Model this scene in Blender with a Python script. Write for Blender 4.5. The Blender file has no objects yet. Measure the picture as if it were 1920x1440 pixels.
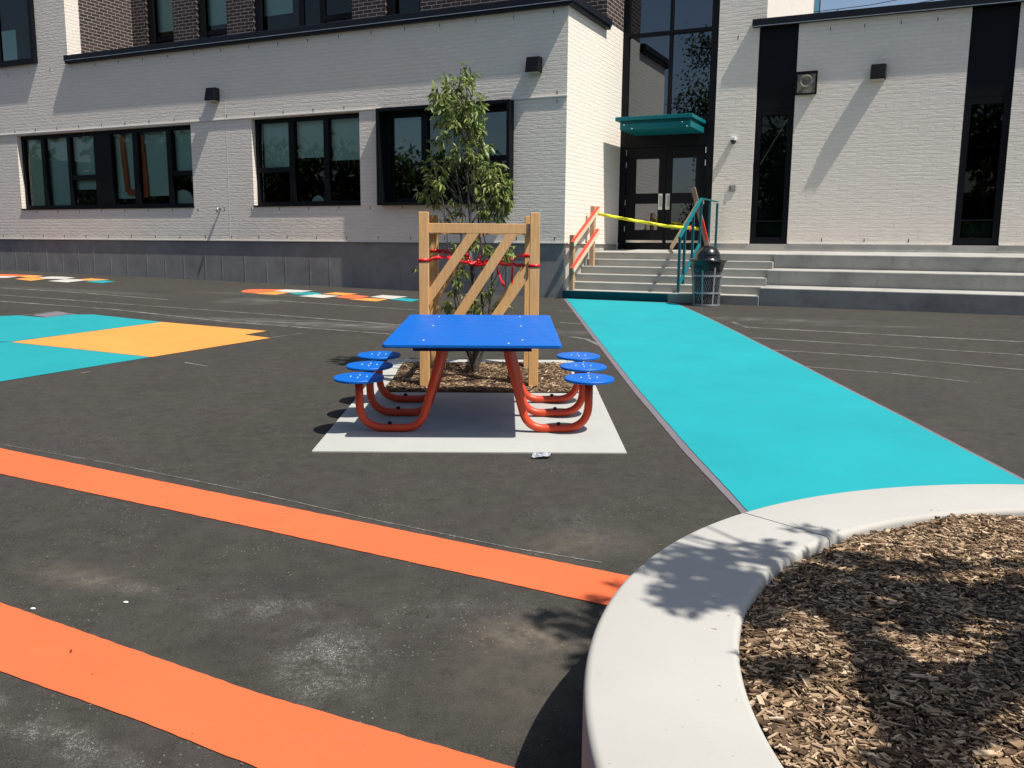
import bpy, bmesh, math, random
from mathutils import Vector, Matrix
random.seed(7)
R = math.radians
scene = bpy.context.scene
COL = scene.collection

# ------------------------------------------------------------------ camera
PITCH, ROLL, CAMH, FPX = 0.1580, 0.0087, 1.6493, 1642.1
cam_d = bpy.data.cameras.new("camera")
cam_d.sensor_width = 36.0
cam_d.lens = FPX / 1920 * 36.0
cam_d.clip_start = 0.05
cam_d.clip_end = 3000
cam = bpy.data.objects.new("camera", cam_d)
COL.objects.link(cam)
_c, _s = math.cos(PITCH), math.sin(PITCH)
_r, _f, _u = Vector((1, 0, 0)), Vector((0, _c, -_s)), Vector((0, _s, _c))
_cr, _sr = math.cos(ROLL), math.sin(ROLL)
_r2, _u2 = _cr * _r + _sr * _u, -_sr * _r + _cr * _u
cam.matrix_world = Matrix(((_r2.x, _u2.x, -_f.x, 0), (_r2.y, _u2.y, -_f.y, 0), (_r2.z, _u2.z, -_f.z, CAMH), (0, 0, 0, 1)))
scene.camera = cam

# ------------------------------------------------------------------ light
YAW = -0.4483
UX, UY = math.cos(YAW), math.sin(YAW)          # along the facade, to the right
NX, NY = -math.sin(YAW), math.cos(YAW)         # into the building
CX, CY = 0.9755, 16.9161                       # the free corner of the classroom wing
a_, b_ = 0.555, 0.105
SUN = Vector((a_ * UX - b_ * NX, a_ * UY - b_ * NY, 1.0)).normalized()
sun_el = math.asin(SUN.z)
sun_az = math.atan2(SUN.x, SUN.y)              # clockwise from +Y
w = bpy.data.worlds.new("World")
scene.world = w
w.use_nodes = True
nt = w.node_tree
bg = nt.nodes["Background"]
sky = nt.nodes.new("ShaderNodeTexSky")
sky.sky_type = 'NISHITA'
sky.sun_disc = False
sky.sun_elevation = sun_el
sky.sun_rotation = sun_az
sky.air_density = 1.0
sky.dust_density = 1.5
sky.ozone_density = 0.6
nt.links.new(sky.outputs[0], bg.inputs[0])
bg.inputs[1].default_value = 0.088
sl = bpy.data.lights.new("sun", 'SUN')
sl.energy = 4.6
sl.angle = R(0.55)
sl.color = (1.0, 0.955, 0.88)
so = bpy.data.objects.new("sun", sl)
COL.objects.link(so)
so.rotation_euler = (-SUN).to_track_quat('-Z', 'Y').to_euler()
so.location = (6, -5, 14)
vs = scene.view_settings
vs.view_transform = 'Standard'
vs.look = 'None'
vs.exposure = 0.39
vs.gamma = 1.0
vs.use_curve_mapping = False
scene.cycles.max_bounces = 8
scene.cycles.transparent_max_bounces = 10
scene.cycles.caustics_reflective = False
scene.cycles.caustics_refractive = False
scene.cycles.use_denoising = True


# ------------------------------------------------------------------ ground shape
def sstep(t):
    t = max(0.0, min(1.0, t))
    return t * t * (3 - 2 * t)


def ground(x, y):
    z = 0.0035 * x + 0.0371 * y
    u = (x - CX) * UX + (y - CY) * UY
    n = (x - CX) * NX + (y - CY) * NY
    z += 0.0125 * max(0.0, min(u, 9.0)) * sstep((n + 7.0) / 7.0)
    if y > 40:
        z = 0.0035 * x + 0.0371 * 40
    if y < -10:
        z = 0.0035 * x + 0.0371 * -10
    return z


def W(u, n):
    return CX + u * UX + n * NX, CY + u * UY + n * NY


# ------------------------------------------------------------------ node helpers
def srgb(r, g, b):
    f = lambda c: (c / 255 / 12.92) if c / 255 <= 0.04045 else ((c / 255 + 0.055) / 1.055) ** 2.4
    return (f(r), f(g), f(b), 1)


class NM:
    """small node-material builder"""
    def __init__(self, name, rough=0.6, spec=0.5, metal=0.0):
        self.m = bpy.data.materials.new(name)
        self.m.use_nodes = True
        self.nt = self.m.node_tree
        self.b = self.nt.nodes["Principled BSDF"]
        self.b.inputs["Roughness"].default_value = rough
        self.b.inputs["Specular IOR Level"].default_value = spec
        self.b.inputs["Metallic"].default_value = metal
        self._co = None

    def n(self, t, **kw):
        nd = self.nt.nodes.new(t)
        for k, v in kw.items():
            setattr(nd, k, v)
        return nd

    def l(self, a, b):
        self.nt.links.new(a, b)

    def co(self, kind="Object"):
        if self._co is None:
            self._co = self.n("ShaderNodeTexCoord")
        return self._co.outputs[kind]

    def mapping(self, scale=(1, 1, 1), loc=(0, 0, 0), src=None):
        mp = self.n("ShaderNodeMapping")
        mp.inputs["Scale"].default_value = scale
        mp.inputs["Location"].default_value = loc
        self.l(src or self.co(), mp.inputs[0])
        return mp.outputs[0]

    def noise(self, scale, detail=4, rough=0.55, vec=None):
        nd = self.n("ShaderNodeTexNoise")
        nd.inputs["Scale"].default_value = scale
        nd.inputs["Detail"].default_value = detail
        nd.inputs["Roughness"].default_value = rough
        self.l(vec or self.co(), nd.inputs["Vector"])
        return nd.outputs["Fac"]

    def ramp(self, fac, stops):
        r = self.n("ShaderNodeValToRGB")
        el = r.color_ramp.elements
        while len(el) < len(stops):
            el.new(0.5)
        for e, (p, c) in zip(el, stops):
            e.position = p
            e.color = c if len(c) == 4 else (*c, 1)
        self.l(fac, r.inputs[0])
        return r.outputs[0]

    def rng(self, fac, a, b, c=0.0, d=1.0):
        r = self.n("ShaderNodeMapRange")
        for i, v in enumerate((a, b, c, d)):
            r.inputs[1 + i].default_value = v
        self.l(fac, r.inputs[0])
        return r.outputs[0]

    def math(self, op, a, b=None):
        m = self.n("ShaderNodeMath", operation=op)
        for i, v in enumerate((a, b)):
            if v is None:
                continue
            if isinstance(v, (int, float)):
                m.inputs[i].default_value = v
            else:
                self.l(v, m.inputs[i])
        return m.outputs[0]

    def mix(self, fac, a, b, blend='MIX'):
        m = self.n("ShaderNodeMix", data_type='RGBA', blend_type=blend)
        for sock, v in ((m.inputs[0], fac), (m.inputs[6], a), (m.inputs[7], b)):
            if isinstance(v, (int, float)):
                sock.default_value = v
            elif isinstance(v, tuple):
                sock.default_value = v if len(v) == 4 else (*v, 1)
            else:
                self.l(v, sock)
        return m.outputs[2]

    def color(self, c):
        if isinstance(c, tuple):
            self.b.inputs["Base Color"].default_value = c if len(c) == 4 else (*c, 1)
        else:
            self.l(c, self.b.inputs["Base Color"])

    def bump(self, h, strength=0.3, dist=0.01, prev=None):
        bp = self.n("ShaderNodeBump")
        bp.inputs["Strength"].default_value = strength
        bp.inputs["Distance"].default_value = dist
        self.l(h, bp.inputs["Height"])
        if prev is not None:
            self.l(prev, bp.inputs["Normal"])
        self.l(bp.outputs[0], self.b.inputs["Normal"])
        return bp.outputs[0]

    def rough(self, sock):
        self.l(sock, self.b.inputs["Roughness"])


def plain(name, col, rough=0.5, spec=0.5, metal=0.0, var=0.12, scale=6.0, bump=0.0, bscale=60.0):
    k = NM(name, rough, spec, metal)
    f = k.noise(scale, 4)
    lo = tuple(c * (1 - var) for c in col[:3])
    hi = tuple(min(1, c * (1 + var)) for c in col[:3])
    k.color(k.ramp(f, [(0.3, lo), (0.7, hi)]))
    if bump:
        k.bump(k.noise(bscale, 3), bump, 0.004)
    return k.m


M = {}


def gauss_mask(k, cx, cy, rx, ry, rot=0.0):
    """soft patch on the ground at a world position, broken by noise"""
    mp = k.n("ShaderNodeMapping", vector_type='TEXTURE')
    mp.inputs["Location"].default_value = (cx, cy, 0)
    mp.inputs["Rotation"].default_value = (0, 0, rot)
    mp.inputs["Scale"].default_value = (rx, ry, 100)
    k.l(k.co(), mp.inputs[0])
    ln = k.n("ShaderNodeVectorMath", operation='LENGTH')
    k.l(mp.outputs[0], ln.inputs[0])
    return k.rng(ln.outputs["Value"], 1.0, 0.15)


def mat_asphalt():
    k = NM("asphalt", 0.88, 0.25)
    big = k.noise(0.35, 5, 0.6)
    mid = k.noise(2.2, 5, 0.65)
    fine = k.noise(170, 3, 0.7)
    grain = k.noise(420, 2, 0.8)
    base = k.ramp(big, [(0.3, (0.028, 0.0245, 0.0205)), (0.55, (0.037, 0.033, 0.0275)), (0.75, (0.047, 0.042, 0.035))])
    base = k.mix(k.rng(mid, 0.35, 0.7, 0.0, 0.5), base, (0.052, 0.045, 0.036))
    base = k.mix(k.rng(fine, 0.33, 0.56, 0.62, 0.0), base, (0.006, 0.006, 0.006))
    base = k.mix(k.rng(k.noise(240, 2, 0.8, k.mapping((1, 1, 1), (3, 5, 0))), 0.54, 0.70, 0.0, 0.75), base, (0.16, 0.15, 0.135))
    tint = k.noise(1.7, 4, 0.6, k.mapping((1, 1, 1), (9, 1, 0)))
    base = k.mix(k.rng(tint, 0.48, 0.68, 0.0, 0.35), base, (0.047, 0.036, 0.036))
    base = k.mix(k.rng(tint, 0.50, 0.34, 0.0, 0.40), base, (0.040, 0.041, 0.030))
    mot = k.noise(9, 6, 0.7)
    base = k.mix(k.rng(mot, 0.38, 0.68, 0.0, 0.45), base, (0.075, 0.069, 0.058))
    base = k.mix(k.rng(k.noise(14, 5, 0.7, k.mapping((1, 1, 1), (2, 7, 0))), 0.58, 0.72, 0.0, 0.5), base, (0.016, 0.014, 0.012))
    # dark worn patches and a greenish-dusty film near the planter
    dark = k.noise(0.9, 4, 0.6, k.mapping((1, 1.6, 1), (4, 2, 0)))
    base = k.mix(k.rng(dark, 0.56, 0.74, 0.0, 0.45), base, (0.026, 0.024, 0.025))
    # chalk / sand dust, speckled
    vor = k.n("ShaderNodeTexVoronoi", feature='F1')
    vor.inputs["Scale"].default_value = 210
    k.l(k.co(), vor.inputs["Vector"])
    speck = k.math('LESS_THAN', vor.outputs["Distance"], 0.42)
    dn = k.noise(7, 5, 0.7)
    white = None
    for (cx, cy, rx, ry, rot, amt) in [(-0.68, 3.08, 0.26, 0.40, 0.35, 0.75), (-0.66, 2.90, 0.14, 0.18, 0, 0.7), (-1.5, 2.60, 0.75, 0.10, -0.50, 0.75),
                                       (-1.75, 3.72, 0.7, 0.08, -0.35, 0.35), (-0.2, 3.5, 0.5, 0.2, 0.1, 0.25), (-1.02, 3.50, 0.35, 0.16, 0.2, 0.5),
                                       (0.42, 4.5, 0.25, 0.5, 0.4, 0.2)]:
        g = k.math('MULTIPLY', gauss_mask(k, cx, cy, rx, ry, rot), amt)
        white = g if white is None else k.math('MAXIMUM', white, g)
    wn = k.math('MULTIPLY', white, k.rng(dn, 0.40, 0.66))
    base = k.mix(k.math('MULTIPLY', wn, 0.13), base, (0.34, 0.33, 0.31))
    base = k.mix(k.math('MULTIPLY', k.math('MULTIPLY', speck, k.rng(k.noise(60, 2), 0.38, 0.6)), k.math('MULTIPLY', wn, 0.75)), base, (0.7, 0.69, 0.66))
    # stray pale stones everywhere
    v2 = k.n("ShaderNodeTexVoronoi", feature='F1')
    v2.inputs["Scale"].default_value = 38
    k.l(k.co(), v2.inputs["Vector"])
    stone = k.math('MULTIPLY', k.math('LESS_THAN', v2.outputs["Distance"], 0.13), k.rng(k.noise(3.0, 3), 0.5, 0.6))
    base = k.mix(k.math('MULTIPLY', stone, 0.55), base, (0.33, 0.31, 0.28))
    tan = None
    for (cx, cy, rx, ry, rot, amt) in [(0.09, 3.27, 0.33, 0.22, 0, 1.0), (0.33, 4.24, 0.45, 0.28, 0.3, 0.45), (0.05, 3.0, 0.4, 0.5, 0, 0.35), (-1.95, 3.8, 0.5, 0.15, -0.4, 0.5)]:
        g = k.math('MULTIPLY', gauss_mask(k, cx, cy, rx, ry, rot), amt)
        tan = g if tan is None else k.math('MAXIMUM', tan, g)
    tn = k.math('MULTIPLY', k.math('MULTIPLY', tan, k.rng(k.noise(11, 5, 0.7), 0.3, 0.65)), 0.5)
    base = k.mix(tn, base, (0.25, 0.21, 0.155))
    # long smeared chalk wash across the far yard
    wash = None
    for (cx, cy, rx, ry, rot, amt) in [(-2.9, 12.9, 3.3, 0.42, -0.31, 1.0), (-4.8, 16.1, 0.9, 0.7, -0.3, 0.8), (-5.2, 17.5, 1.8, 0.25, -0.3, 0.5), (4.0, 13.3, 1.6, 0.35, -0.3, 0.7),
                                       (1.0, 12.0, 1.6, 0.3, -0.3, 0.5), (-9, 18.0, 3.0, 0.4, -0.4, 0.5), (5.0, 12.6, 1.8, 0.2, -0.3, 0.5)]:
        g = k.math('MULTIPLY', gauss_mask(k, cx, cy, rx, ry, rot), amt)
        wash = g if wash is None else k.math('MAXIMUM', wash, g)
    ws = k.math('MULTIPLY', k.math('MULTIPLY', wash, k.rng(k.noise(2.4, 6, 0.72, k.mapping((1, 3.5, 1))), 0.40, 0.68)), 0.36)
    base = k.mix(ws, base, (0.42, 0.41, 0.39))
    k.color(base)
    h = k.math('ADD', k.math('MULTIPLY', fine, 1.0), k.math('MULTIPLY', k.noise(60, 3), 0.5))
    k.bump(h, 0.55, 0.006)
    return k.m


def mat_paint(name, col, wear=(0.05, 0.05, 0.05), amt=0.10):
    k = NM(name, 0.75, 0.3)
    f = k.noise(1.3, 4)
    base = k.ramp(f, [(0.3, tuple(c * 0.93 for c in col)), (0.7, tuple(min(1, c * 1.05) for c in col))])
    g = k.noise(220, 3, 0.75)
    base = k.mix(k.rng(g, 0.62, 0.8, 0, amt), base, tuple(c * 0.35 for c in col))
    s = k.noise(3.5, 6, 0.7, k.mapping((1, 2.4, 1)))
    base = k.mix(k.rng(s, 0.55, 0.8, 0, 0.16), base, tuple(min(1, c * 0.6 + 0.12) for c in col))
    # hairline scuffs and small dark specks of grit
    sc = k.noise(2.2, 8, 0.8, k.mapping((5, 0.8, 1), (1, 3, 0)))
    base = k.mix(k.rng(sc, 0.62, 0.70, 0, 0.22), base, tuple(c * 0.55 + 0.02 for c in col))
    vo = k.n("ShaderNodeTexVoronoi", feature='F1')
    vo.inputs["Scale"].default_value = 24
    k.l(k.co(), vo.inputs["Vector"])
    gr = k.math('MULTIPLY', k.math('LESS_THAN', vo.outputs["Distance"], 0.07), k.rng(k.noise(2.0, 3), 0.48, 0.56))
    base = k.mix(k.math('MULTIPLY', gr, 0.7), base, (0.03, 0.03, 0.03))
    k.color(base)
    k.bump(k.math('ADD', k.noise(170, 3, 0.7), k.math('MULTIPLY', k.noise(420, 2, 0.7), 0.6)), 0.42, 0.006)
    return k.m


def mat_concrete(name, col, var=0.12, stain=0.0, bump=0.12, stainscale=1.2, staincol=(0.05, 0.05, 0.055)):
    k = NM(name, 0.85, 0.3)
    f = k.noise(2.0, 6, 0.6)
    base = k.ramp(f, [(0.25, tuple(c * (1 - var) for c in col)), (0.75, tuple(min(1, c * (1 + var)) for c in col))])
    g = k.noise(90, 4, 0.7)
    base = k.mix(k.rng(g, 0.55, 0.8, 0, 0.18), base, tuple(c * 0.6 for c in col))
    if stain:
        s = k.noise(stainscale, 6, 0.65, k.mapping((1, 1, 1.8)))
        base = k.mix(k.rng(s, 0.48, 0.75, 0, stain), base, staincol)
        s2 = k.noise(stainscale * 6, 4, 0.6, k.mapping((1, 1, 0.35)))
        base = k.mix(k.rng(s2, 0.55, 0.8, 0, stain * 0.5), base, staincol)
    vo = k.n("ShaderNodeTexVoronoi", feature='F1')
    vo.inputs["Scale"].default_value = 26
    k.l(k.co(), vo.inputs["Vector"])
    po = k.math('MULTIPLY', k.math('LESS_THAN', vo.outputs["Distance"], 0.055), k.rng(k.noise(2.6, 3), 0.46, 0.56))
    base = k.mix(k.math('MULTIPLY', po, 0.7), base, tuple(c * 0.35 for c in col))
    mt = k.noise(0.9, 6, 0.7, k.mapping((1, 1, 1), (3, 3, 1)))
    base = k.mix(k.rng(mt, 0.45, 0.7, 0, 0.30), base, tuple(c * 0.80 for c in col))
    k.color(base)
    k.bump(k.noise(45, 5, 0.65), bump, 0.006)
    return k.m


def mat_brick(name, c1, c2, mortar, bw, rh, ms, bump, rough_face, smooth=0.35):
    """bricks laid on vertical faces of either direction (x+y runs along the wall, z up)"""
    k = NM(name, 0.8, 0.25)
    sep = k.n("ShaderNodeSeparateXYZ")
    k.l(k.co(), sep.inputs[0])
    comb = k.n("ShaderNodeCombineXYZ")
    # wobble of the courses
    wob = k.noise(4.5, 4, 0.6)
    xx = k.math('ADD', sep.outputs[0], sep.outputs[1])
    zz = k.math('ADD', sep.outputs[2], k.math('MULTIPLY', k.math('SUBTRACT', wob, 0.5), 0.022))
    k.l(xx, comb.inputs[0])
    k.l(zz, comb.inputs[1])
    br = k.n("ShaderNodeTexBrick")
    br.offset = 0.5
    br.inputs["Scale"].default_value = 1.0
    br.inputs["Brick Width"].default_value = bw
    br.inputs["Row Height"].default_value = rh
    br.inputs["Mortar Size"].default_value = ms
    br.inputs["Mortar Smooth"].default_value = smooth
    br.inputs["Color1"].default_value = (*c1, 1)
    br.inputs["Color2"].default_value = (*c2, 1)
    br.inputs["Mortar"].default_value = (*mortar, 1)
    br.inputs["Bias"].default_value = 0.0
    k.l(comb.outputs[0], br.inputs["Vector"])
    v = k.noise(1.1, 5, 0.6)
    col = k.mix(k.rng(v, 0.3, 0.7, 0.0, 0.16), br.outputs["Color"], tuple(c * 0.80 for c in c1))
    gm = k.math('MULTIPLY', k.rng(k.noise(1.6, 5, 0.65), 0.42, 0.68), k.rng(sep.outputs[2], 2.3, 1.6))
    col = k.mix(k.math('MULTIPLY', gm, 0.35), col, tuple(c * 0.62 for c in mortar))
    k.color(col)
    # per brick random height + stretched face relief
    b2 = k.n("ShaderNodeTexBrick")
    b2.offset = 0.5
    for nm, vv in (("Scale", 1.0), ("Brick Width", bw), ("Row Height", rh), ("Mortar Size", ms), ("Mortar Smooth", smooth)):
        b2.inputs[nm].default_value = vv
    b2.inputs["Color1"].default_value = (1, 1, 1, 1)
    b2.inputs["Color2"].default_value = (0.35, 0.35, 0.35, 1)
    b2.inputs["Mortar"].default_value = (0, 0, 0, 1)
    k.l(comb.outputs[0], b2.inputs["Vector"])
    face = k.noise(7.0, 4, 0.6, k.mapping((1, 1, 4.2)))
    h = k.math('ADD', b2.outputs["Color"], k.math('MULTIPLY', face, rough_face))
    k.bump(h, bump, 0.012)
    return k.m


def mat_wood(name, c1, c2, rough=0.7, axis=(1, 1, 12)):
    k = NM(name, rough, 0.3)
    wv = k.noise(5, 5, 0.6, k.mapping((14, 14, 0.9)))
    base = k.ramp(wv, [(0.3, c1), (0.7, c2)])
    kn = k.n("ShaderNodeTexVoronoi", feature='F1')
    kn.inputs["Scale"].default_value = 3.1
    k.l(k.co(), kn.inputs["Vector"])
    base = k.mix(k.math('MULTIPLY', k.math('LESS_THAN', kn.outputs["Distance"], 0.07), 0.6), base, tuple(c * 0.4 for c in c1))
    base = k.mix(k.rng(k.noise(2.5, 4), 0.4, 0.8, 0, 0.3), base, tuple(c * 0.75 for c in c1))
    k.color(base)
    k.bump(wv, 0.15, 0.003)
    return k.m


def mat_glass(name, tint, gloss_tint=(1, 1, 1), ior=1.75):
    k = NM(name)
    nt = k.nt
    out = nt.nodes["Material Output"]
    tr = k.n("ShaderNodeBsdfTransparent")
    tr.inputs[0].default_value = (*tint, 1)
    gl = k.n("ShaderNodeBsdfGlossy")
    gl.inputs[0].default_value = (*gloss_tint, 1)
    gl.inputs["Roughness"].default_value = 0.012
    fr = k.n("ShaderNodeFresnel")
    fr.inputs[0].default_value = ior
    bp = k.n("ShaderNodeBump")
    bp.inputs["Strength"].default_value = 0.03
    bp.inputs["Distance"].default_value = 0.02
    k.l(k.noise(0.9, 1), bp.inputs["Height"])
    k.l(bp.outputs[0], gl.inputs["Normal"])
    mx = k.n("ShaderNodeMixShader")
    k.l(fr.outputs[0], mx.inputs[0])
    k.l(tr.outputs[0], mx.inputs[1])
    k.l(gl.outputs[0], mx.inputs[2])
    k.l(mx.outputs[0], out.inputs[0])
    return k.m


def mat_leaf(name, dark, light, trans=0.35):
    k = NM(name, 0.42, 0.45)
    geo = k.n("ShaderNodeNewGeometry")
    col = k.ramp(geo.outputs["Random Per Island"], [(0.0, dark), (0.6, tuple((a + b) / 2 for a, b in zip(dark, light))), (1.0, light)])
    k.color(col)
    out = k.nt.nodes["Material Output"]
    tl = k.n("ShaderNodeBsdfTranslucent")
    k.l(k.mix(0.5, col, (0.20, 0.26, 0.03)), tl.inputs[0])
    mx = k.n("ShaderNodeMixShader")
    mx.inputs[0].default_value = trans
    k.l(k.b.outputs[0], mx.inputs[1])
    k.l(tl.outputs[0], mx.inputs[2])
    k.l(mx.outputs[0], out.inputs[0])
    return k.m


def mat_chips(name):
    k = NM(name, 0.9, 0.2)
    geo = k.n("ShaderNodeNewGeometry")
    col = k.ramp(geo.outputs["Random Per Island"], [(0.0, (0.03, 0.02, 0.012)), (0.28, (0.12, 0.075, 0.045)), (0.58, (0.31, 0.205, 0.12)), (0.84, (0.50, 0.35, 0.215)), (1.0, (0.72, 0.56, 0.38))])
    f = k.noise(40, 4, 0.6)
    col = k.mix(k.rng(f, 0.35, 0.75, 0, 0.5), col, (0.05, 0.03, 0.018))
    k.color(col)
    return k.m


def mat_soil(name):
    k = NM(name, 0.95, 0.15)
    col = k.ramp(k.noise(55, 5, 0.75), [(0.35, (0.03, 0.019, 0.012)), (0.55, (0.13, 0.08, 0.045)), (0.72, (0.32, 0.21, 0.12))])
    k.color(col)
    k.bump(k.noise(70, 4, 0.7), 0.8, 0.01)
    return k.m


def mat_mesh_noise(name, c, c2, scale):
    k = NM(name, 0.6, 0.4)
    k.color(k.ramp(k.noise(scale, 4), [(0.35, c), (0.65, c2)]))
    return k.m


M['asphalt'] = mat_asphalt()
M['teal'] = mat_paint("teal_ground_paint", (0.0075, 0.315, 0.350))
M['teal2'] = mat_paint("sea_green_ground_paint", (0.010, 0.290, 0.315))
M['orange'] = mat_paint("orange_ground_paint", (0.74, 0.138, 0.047))
M['yellow'] = mat_paint("amber_ground_paint", (0.74, 0.290, 0.063))
M['white_paint'] = mat_paint("white_ground_paint", (0.50, 0.48, 0.44))
M['border'] = mat_paint("grey_border_paint", (0.17, 0.15, 0.17))
M['slab'] = mat_concrete("light_slab_concrete", (0.415, 0.42, 0.39), 0.06, 0.16, 0.12, 1.5, (0.27, 0.27, 0.24))
M['planter'] = mat_concrete("smooth_planter_concrete", (0.435, 0.42, 0.385), 0.05, 0.12, 0.07, 1.0, (0.33, 0.31, 0.28))
M['steps'] = mat_concrete("step_concrete", (0.40, 0.39, 0.355), 0.12, 0.6, 0.14, 1.3, (0.10, 0.10, 0.095))
M['steps_clean'] = mat_concrete("stair_concrete", (0.41, 0.40, 0.365), 0.10, 0.3, 0.14, 1.3, (0.18, 0.18, 0.17))
M['plinth'] = mat_concrete("dark_plinth_concrete", (0.245, 0.24, 0.235), 0.16, 0.65, 0.28, 0.9, (0.12, 0.12, 0.125))
M['plinth_lt'] = mat_concrete("pale_plinth_concrete", (0.46, 0.44, 0.40), 0.10, 0.4, 0.18, 2.0, (0.2, 0.2, 0.19))
M['brick'] = mat_brick("white_painted_brick", (0.86, 0.785, 0.69), (0.82, 0.745, 0.655), (0.84, 0.765, 0.67), 0.30, 0.081, 0.010, 0.75, 0.9)
M['brick_dark'] = mat_brick("brown_brick", (0.065, 0.045, 0.042), (0.035, 0.026, 0.027), (0.36, 0.32, 0.29), 0.245, 0.081, 0.0075, 0.6, 0.3, 0.1)
M['trim'] = plain("white_flashing_metal", (0.70, 0.68, 0.65), 0.4, 0.5, 0.0, 0.05)
M['black_metal'] = plain("black_coated_metal", (0.0035, 0.004, 0.006), 0.5, 0.18, 0.0, 0.2, 3)
M['coping'] = plain("charcoal_coping_metal", (0.009, 0.010, 0.016), 0.5, 0.25, 0.0, 0.15, 2)
M['glass'] = mat_glass("window_glass", (0.74, 0.90, 0.86), ior=1.5)
M['glass_bay'] = mat_glass('blue_tinted_glass', (0.50, 0.68, 0.68), (0.80, 0.95, 1.0), 2.1)
M['glass_dark'] = mat_glass("dark_tinted_glass", (0.10, 0.15, 0.13), ior=1.42)
M['glass_refl'] = mat_glass("reflective_tower_glass", (0.10, 0.14, 0.17), (0.85, 0.92, 1.0), 2.3)
M['blind'] = plain("roller_blind_cloth", (0.80, 0.88, 0.80), 0.8, 0.2, 0, 0.05)
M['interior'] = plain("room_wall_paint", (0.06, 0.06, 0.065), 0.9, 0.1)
_k = NM('blue_plastic_coating', 0.42, 0.25)
_b = _k.ramp(_k.noise(2.5, 4), [(0.3, (0.001, 0.120, 0.50)), (0.7, (0.001, 0.126, 0.53))])
_m = _k.math('MULTIPLY', _k.rng(_k.noise(3.0, 6, 0.75, _k.mapping((1, 3.5, 1), (3, 1, 0))), 0.60, 0.74), _k.rng(_k.noise(28, 4, 0.7), 0.3, 0.7))
_b = _k.mix(_k.math('MULTIPLY', _m, 0.16), _b, (0.20, 0.36, 0.70))
_k.color(_b)
_k.rough(_k.rng(_k.noise(7, 5, 0.7), 0.3, 0.7, 0.34, 0.56))
_k.bump(_k.noise(260, 2, 0.6), 0.05, 0.002)
M['blue'] = _k.m
M['blue_plain'] = plain("blue_plastic_coating", (0.0010, 0.118, 0.50), 0.50, 0.18, 0, 0.05, 2, 0.04, 240)
M['red_tube'] = plain("orange_red_powder_coat", (0.66, 0.062, 0.018), 0.38, 0.5, 0, 0.08, 5)
M['steel'] = plain("stainless_steel", (0.70, 0.70, 0.70), 0.25, 0.5, 1.0, 0.05)
M['galv'] = plain("galvanised_steel", (0.36, 0.38, 0.40), 0.45, 0.5, 0.6, 0.2, 12)
M['black_plastic'] = plain("black_plastic", (0.008, 0.010, 0.010), 0.22, 0.6, 0, 0.2, 4)
M['liner'] = plain("black_bin_liner", (0.006, 0.009, 0.012), 0.30, 0.6, 0, 0.3, 14, 0.5, 18)
M['teal_metal'] = plain("teal_powder_coat", (0.002, 0.130, 0.150), 0.45, 0.22, 0, 0.05)
M['wood'] = mat_wood("yellow_pine", (0.56, 0.30, 0.11), (0.76, 0.455, 0.195))
M['wood_pale'] = mat_wood("pale_new_lumber", (0.62, 0.48, 0.32), (0.76, 0.62, 0.44))
M['wood_grey'] = mat_wood("weathered_lumber", (0.22, 0.15, 0.11), (0.42, 0.30, 0.22))
M['wood_brown'] = mat_wood("brown_lumber", (0.40, 0.24, 0.13), (0.55, 0.36, 0.22))
M['red_paint'] = plain("bright_red_paint", (0.82, 0.055, 0.035), 0.6, 0.3, 0, 0.15, 9)
M['ribbon'] = plain("red_barrier_ribbon", (0.80, 0.015, 0.022), 0.35, 0.5, 0, 0.12, 14)
M['pink'] = plain("pink_ribbon", (0.80, 0.03, 0.22), 0.4, 0.5)
M['tape'] = plain("yellow_barrier_tape", (0.86, 0.80, 0.03), 0.35, 0.5)
M['ink'] = plain("black_ink", (0.02, 0.02, 0.01), 0.6, 0.2)
M['bark'] = mat_mesh_noise("dark_bark", (0.035, 0.028, 0.024), (0.10, 0.085, 0.07), 30)
M['leaf'] = mat_leaf("serviceberry_leaf", (0.06, 0.115, 0.028), (0.46, 0.52, 0.16), 0.42)
M['leaf_far'] = mat_leaf("dark_tree_leaf", (0.02, 0.045, 0.012), (0.07, 0.12, 0.03), 0.25)
M['chips'] = mat_chips("wood_chips")
M['soil'] = mat_soil("mulch_bed")
M['chalk'] = None
M['white'] = plain("white_enamel", (0.75, 0.75, 0.74), 0.4, 0.5)
M['beige'] = mat_mesh_noise("worn_beige_metal", (0.16, 0.14, 0.11), (0.30, 0.27, 0.22), 12)
M['cream_blind'] = plain('cream_blind_cloth', (0.92, 0.92, 0.74), 0.8, 0.2)
M['teal_shaded'] = plain('shaded_teal_coat', (0.003, 0.085, 0.11), 0.5, 0.25)  # teal darkened to hold the shade on the lowest riser and handrail posts
M['navy'] = plain('navy_steel', (0.003, 0.02, 0.09), 0.5, 0.3)
M['zinc'] = plain('zinc_bolt', (0.85, 0.86, 0.88), 0.45, 0.5)
M['lens'] = plain("lamp_lens", (0.45, 0.42, 0.36), 0.3, 0.5)
M['orange_frame'] = plain("orange_enamel", (0.85, 0.16, 0.06), 0.5, 0.4)
M['litter'] = plain("crumpled_clear_plastic", (0.40, 0.41, 0.45), 0.15, 0.8, 0, 0.2, 30)
M['farglass'] = mat_mesh_noise("blue_curtain_wall", (0.10, 0.27, 0.38), (0.13, 0.33, 0.44), 0.5)


def mat_chalk():
    k = NM("faded_chalk_line", 0.9, 0.2)
    f = k.noise(5, 6, 0.75)
    g = k.noise(60, 4, 0.75)
    m = k.math('MULTIPLY', k.rng(f, 0.30, 0.62), k.rng(g, 0.30, 0.6))
    k.color(k.mix(k.math('MULTIPLY', m, 0.72), (0.048, 0.045, 0.040), (0.46, 0.45, 0.42)))
    return k.m


M['chalk'] = mat_chalk()


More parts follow.
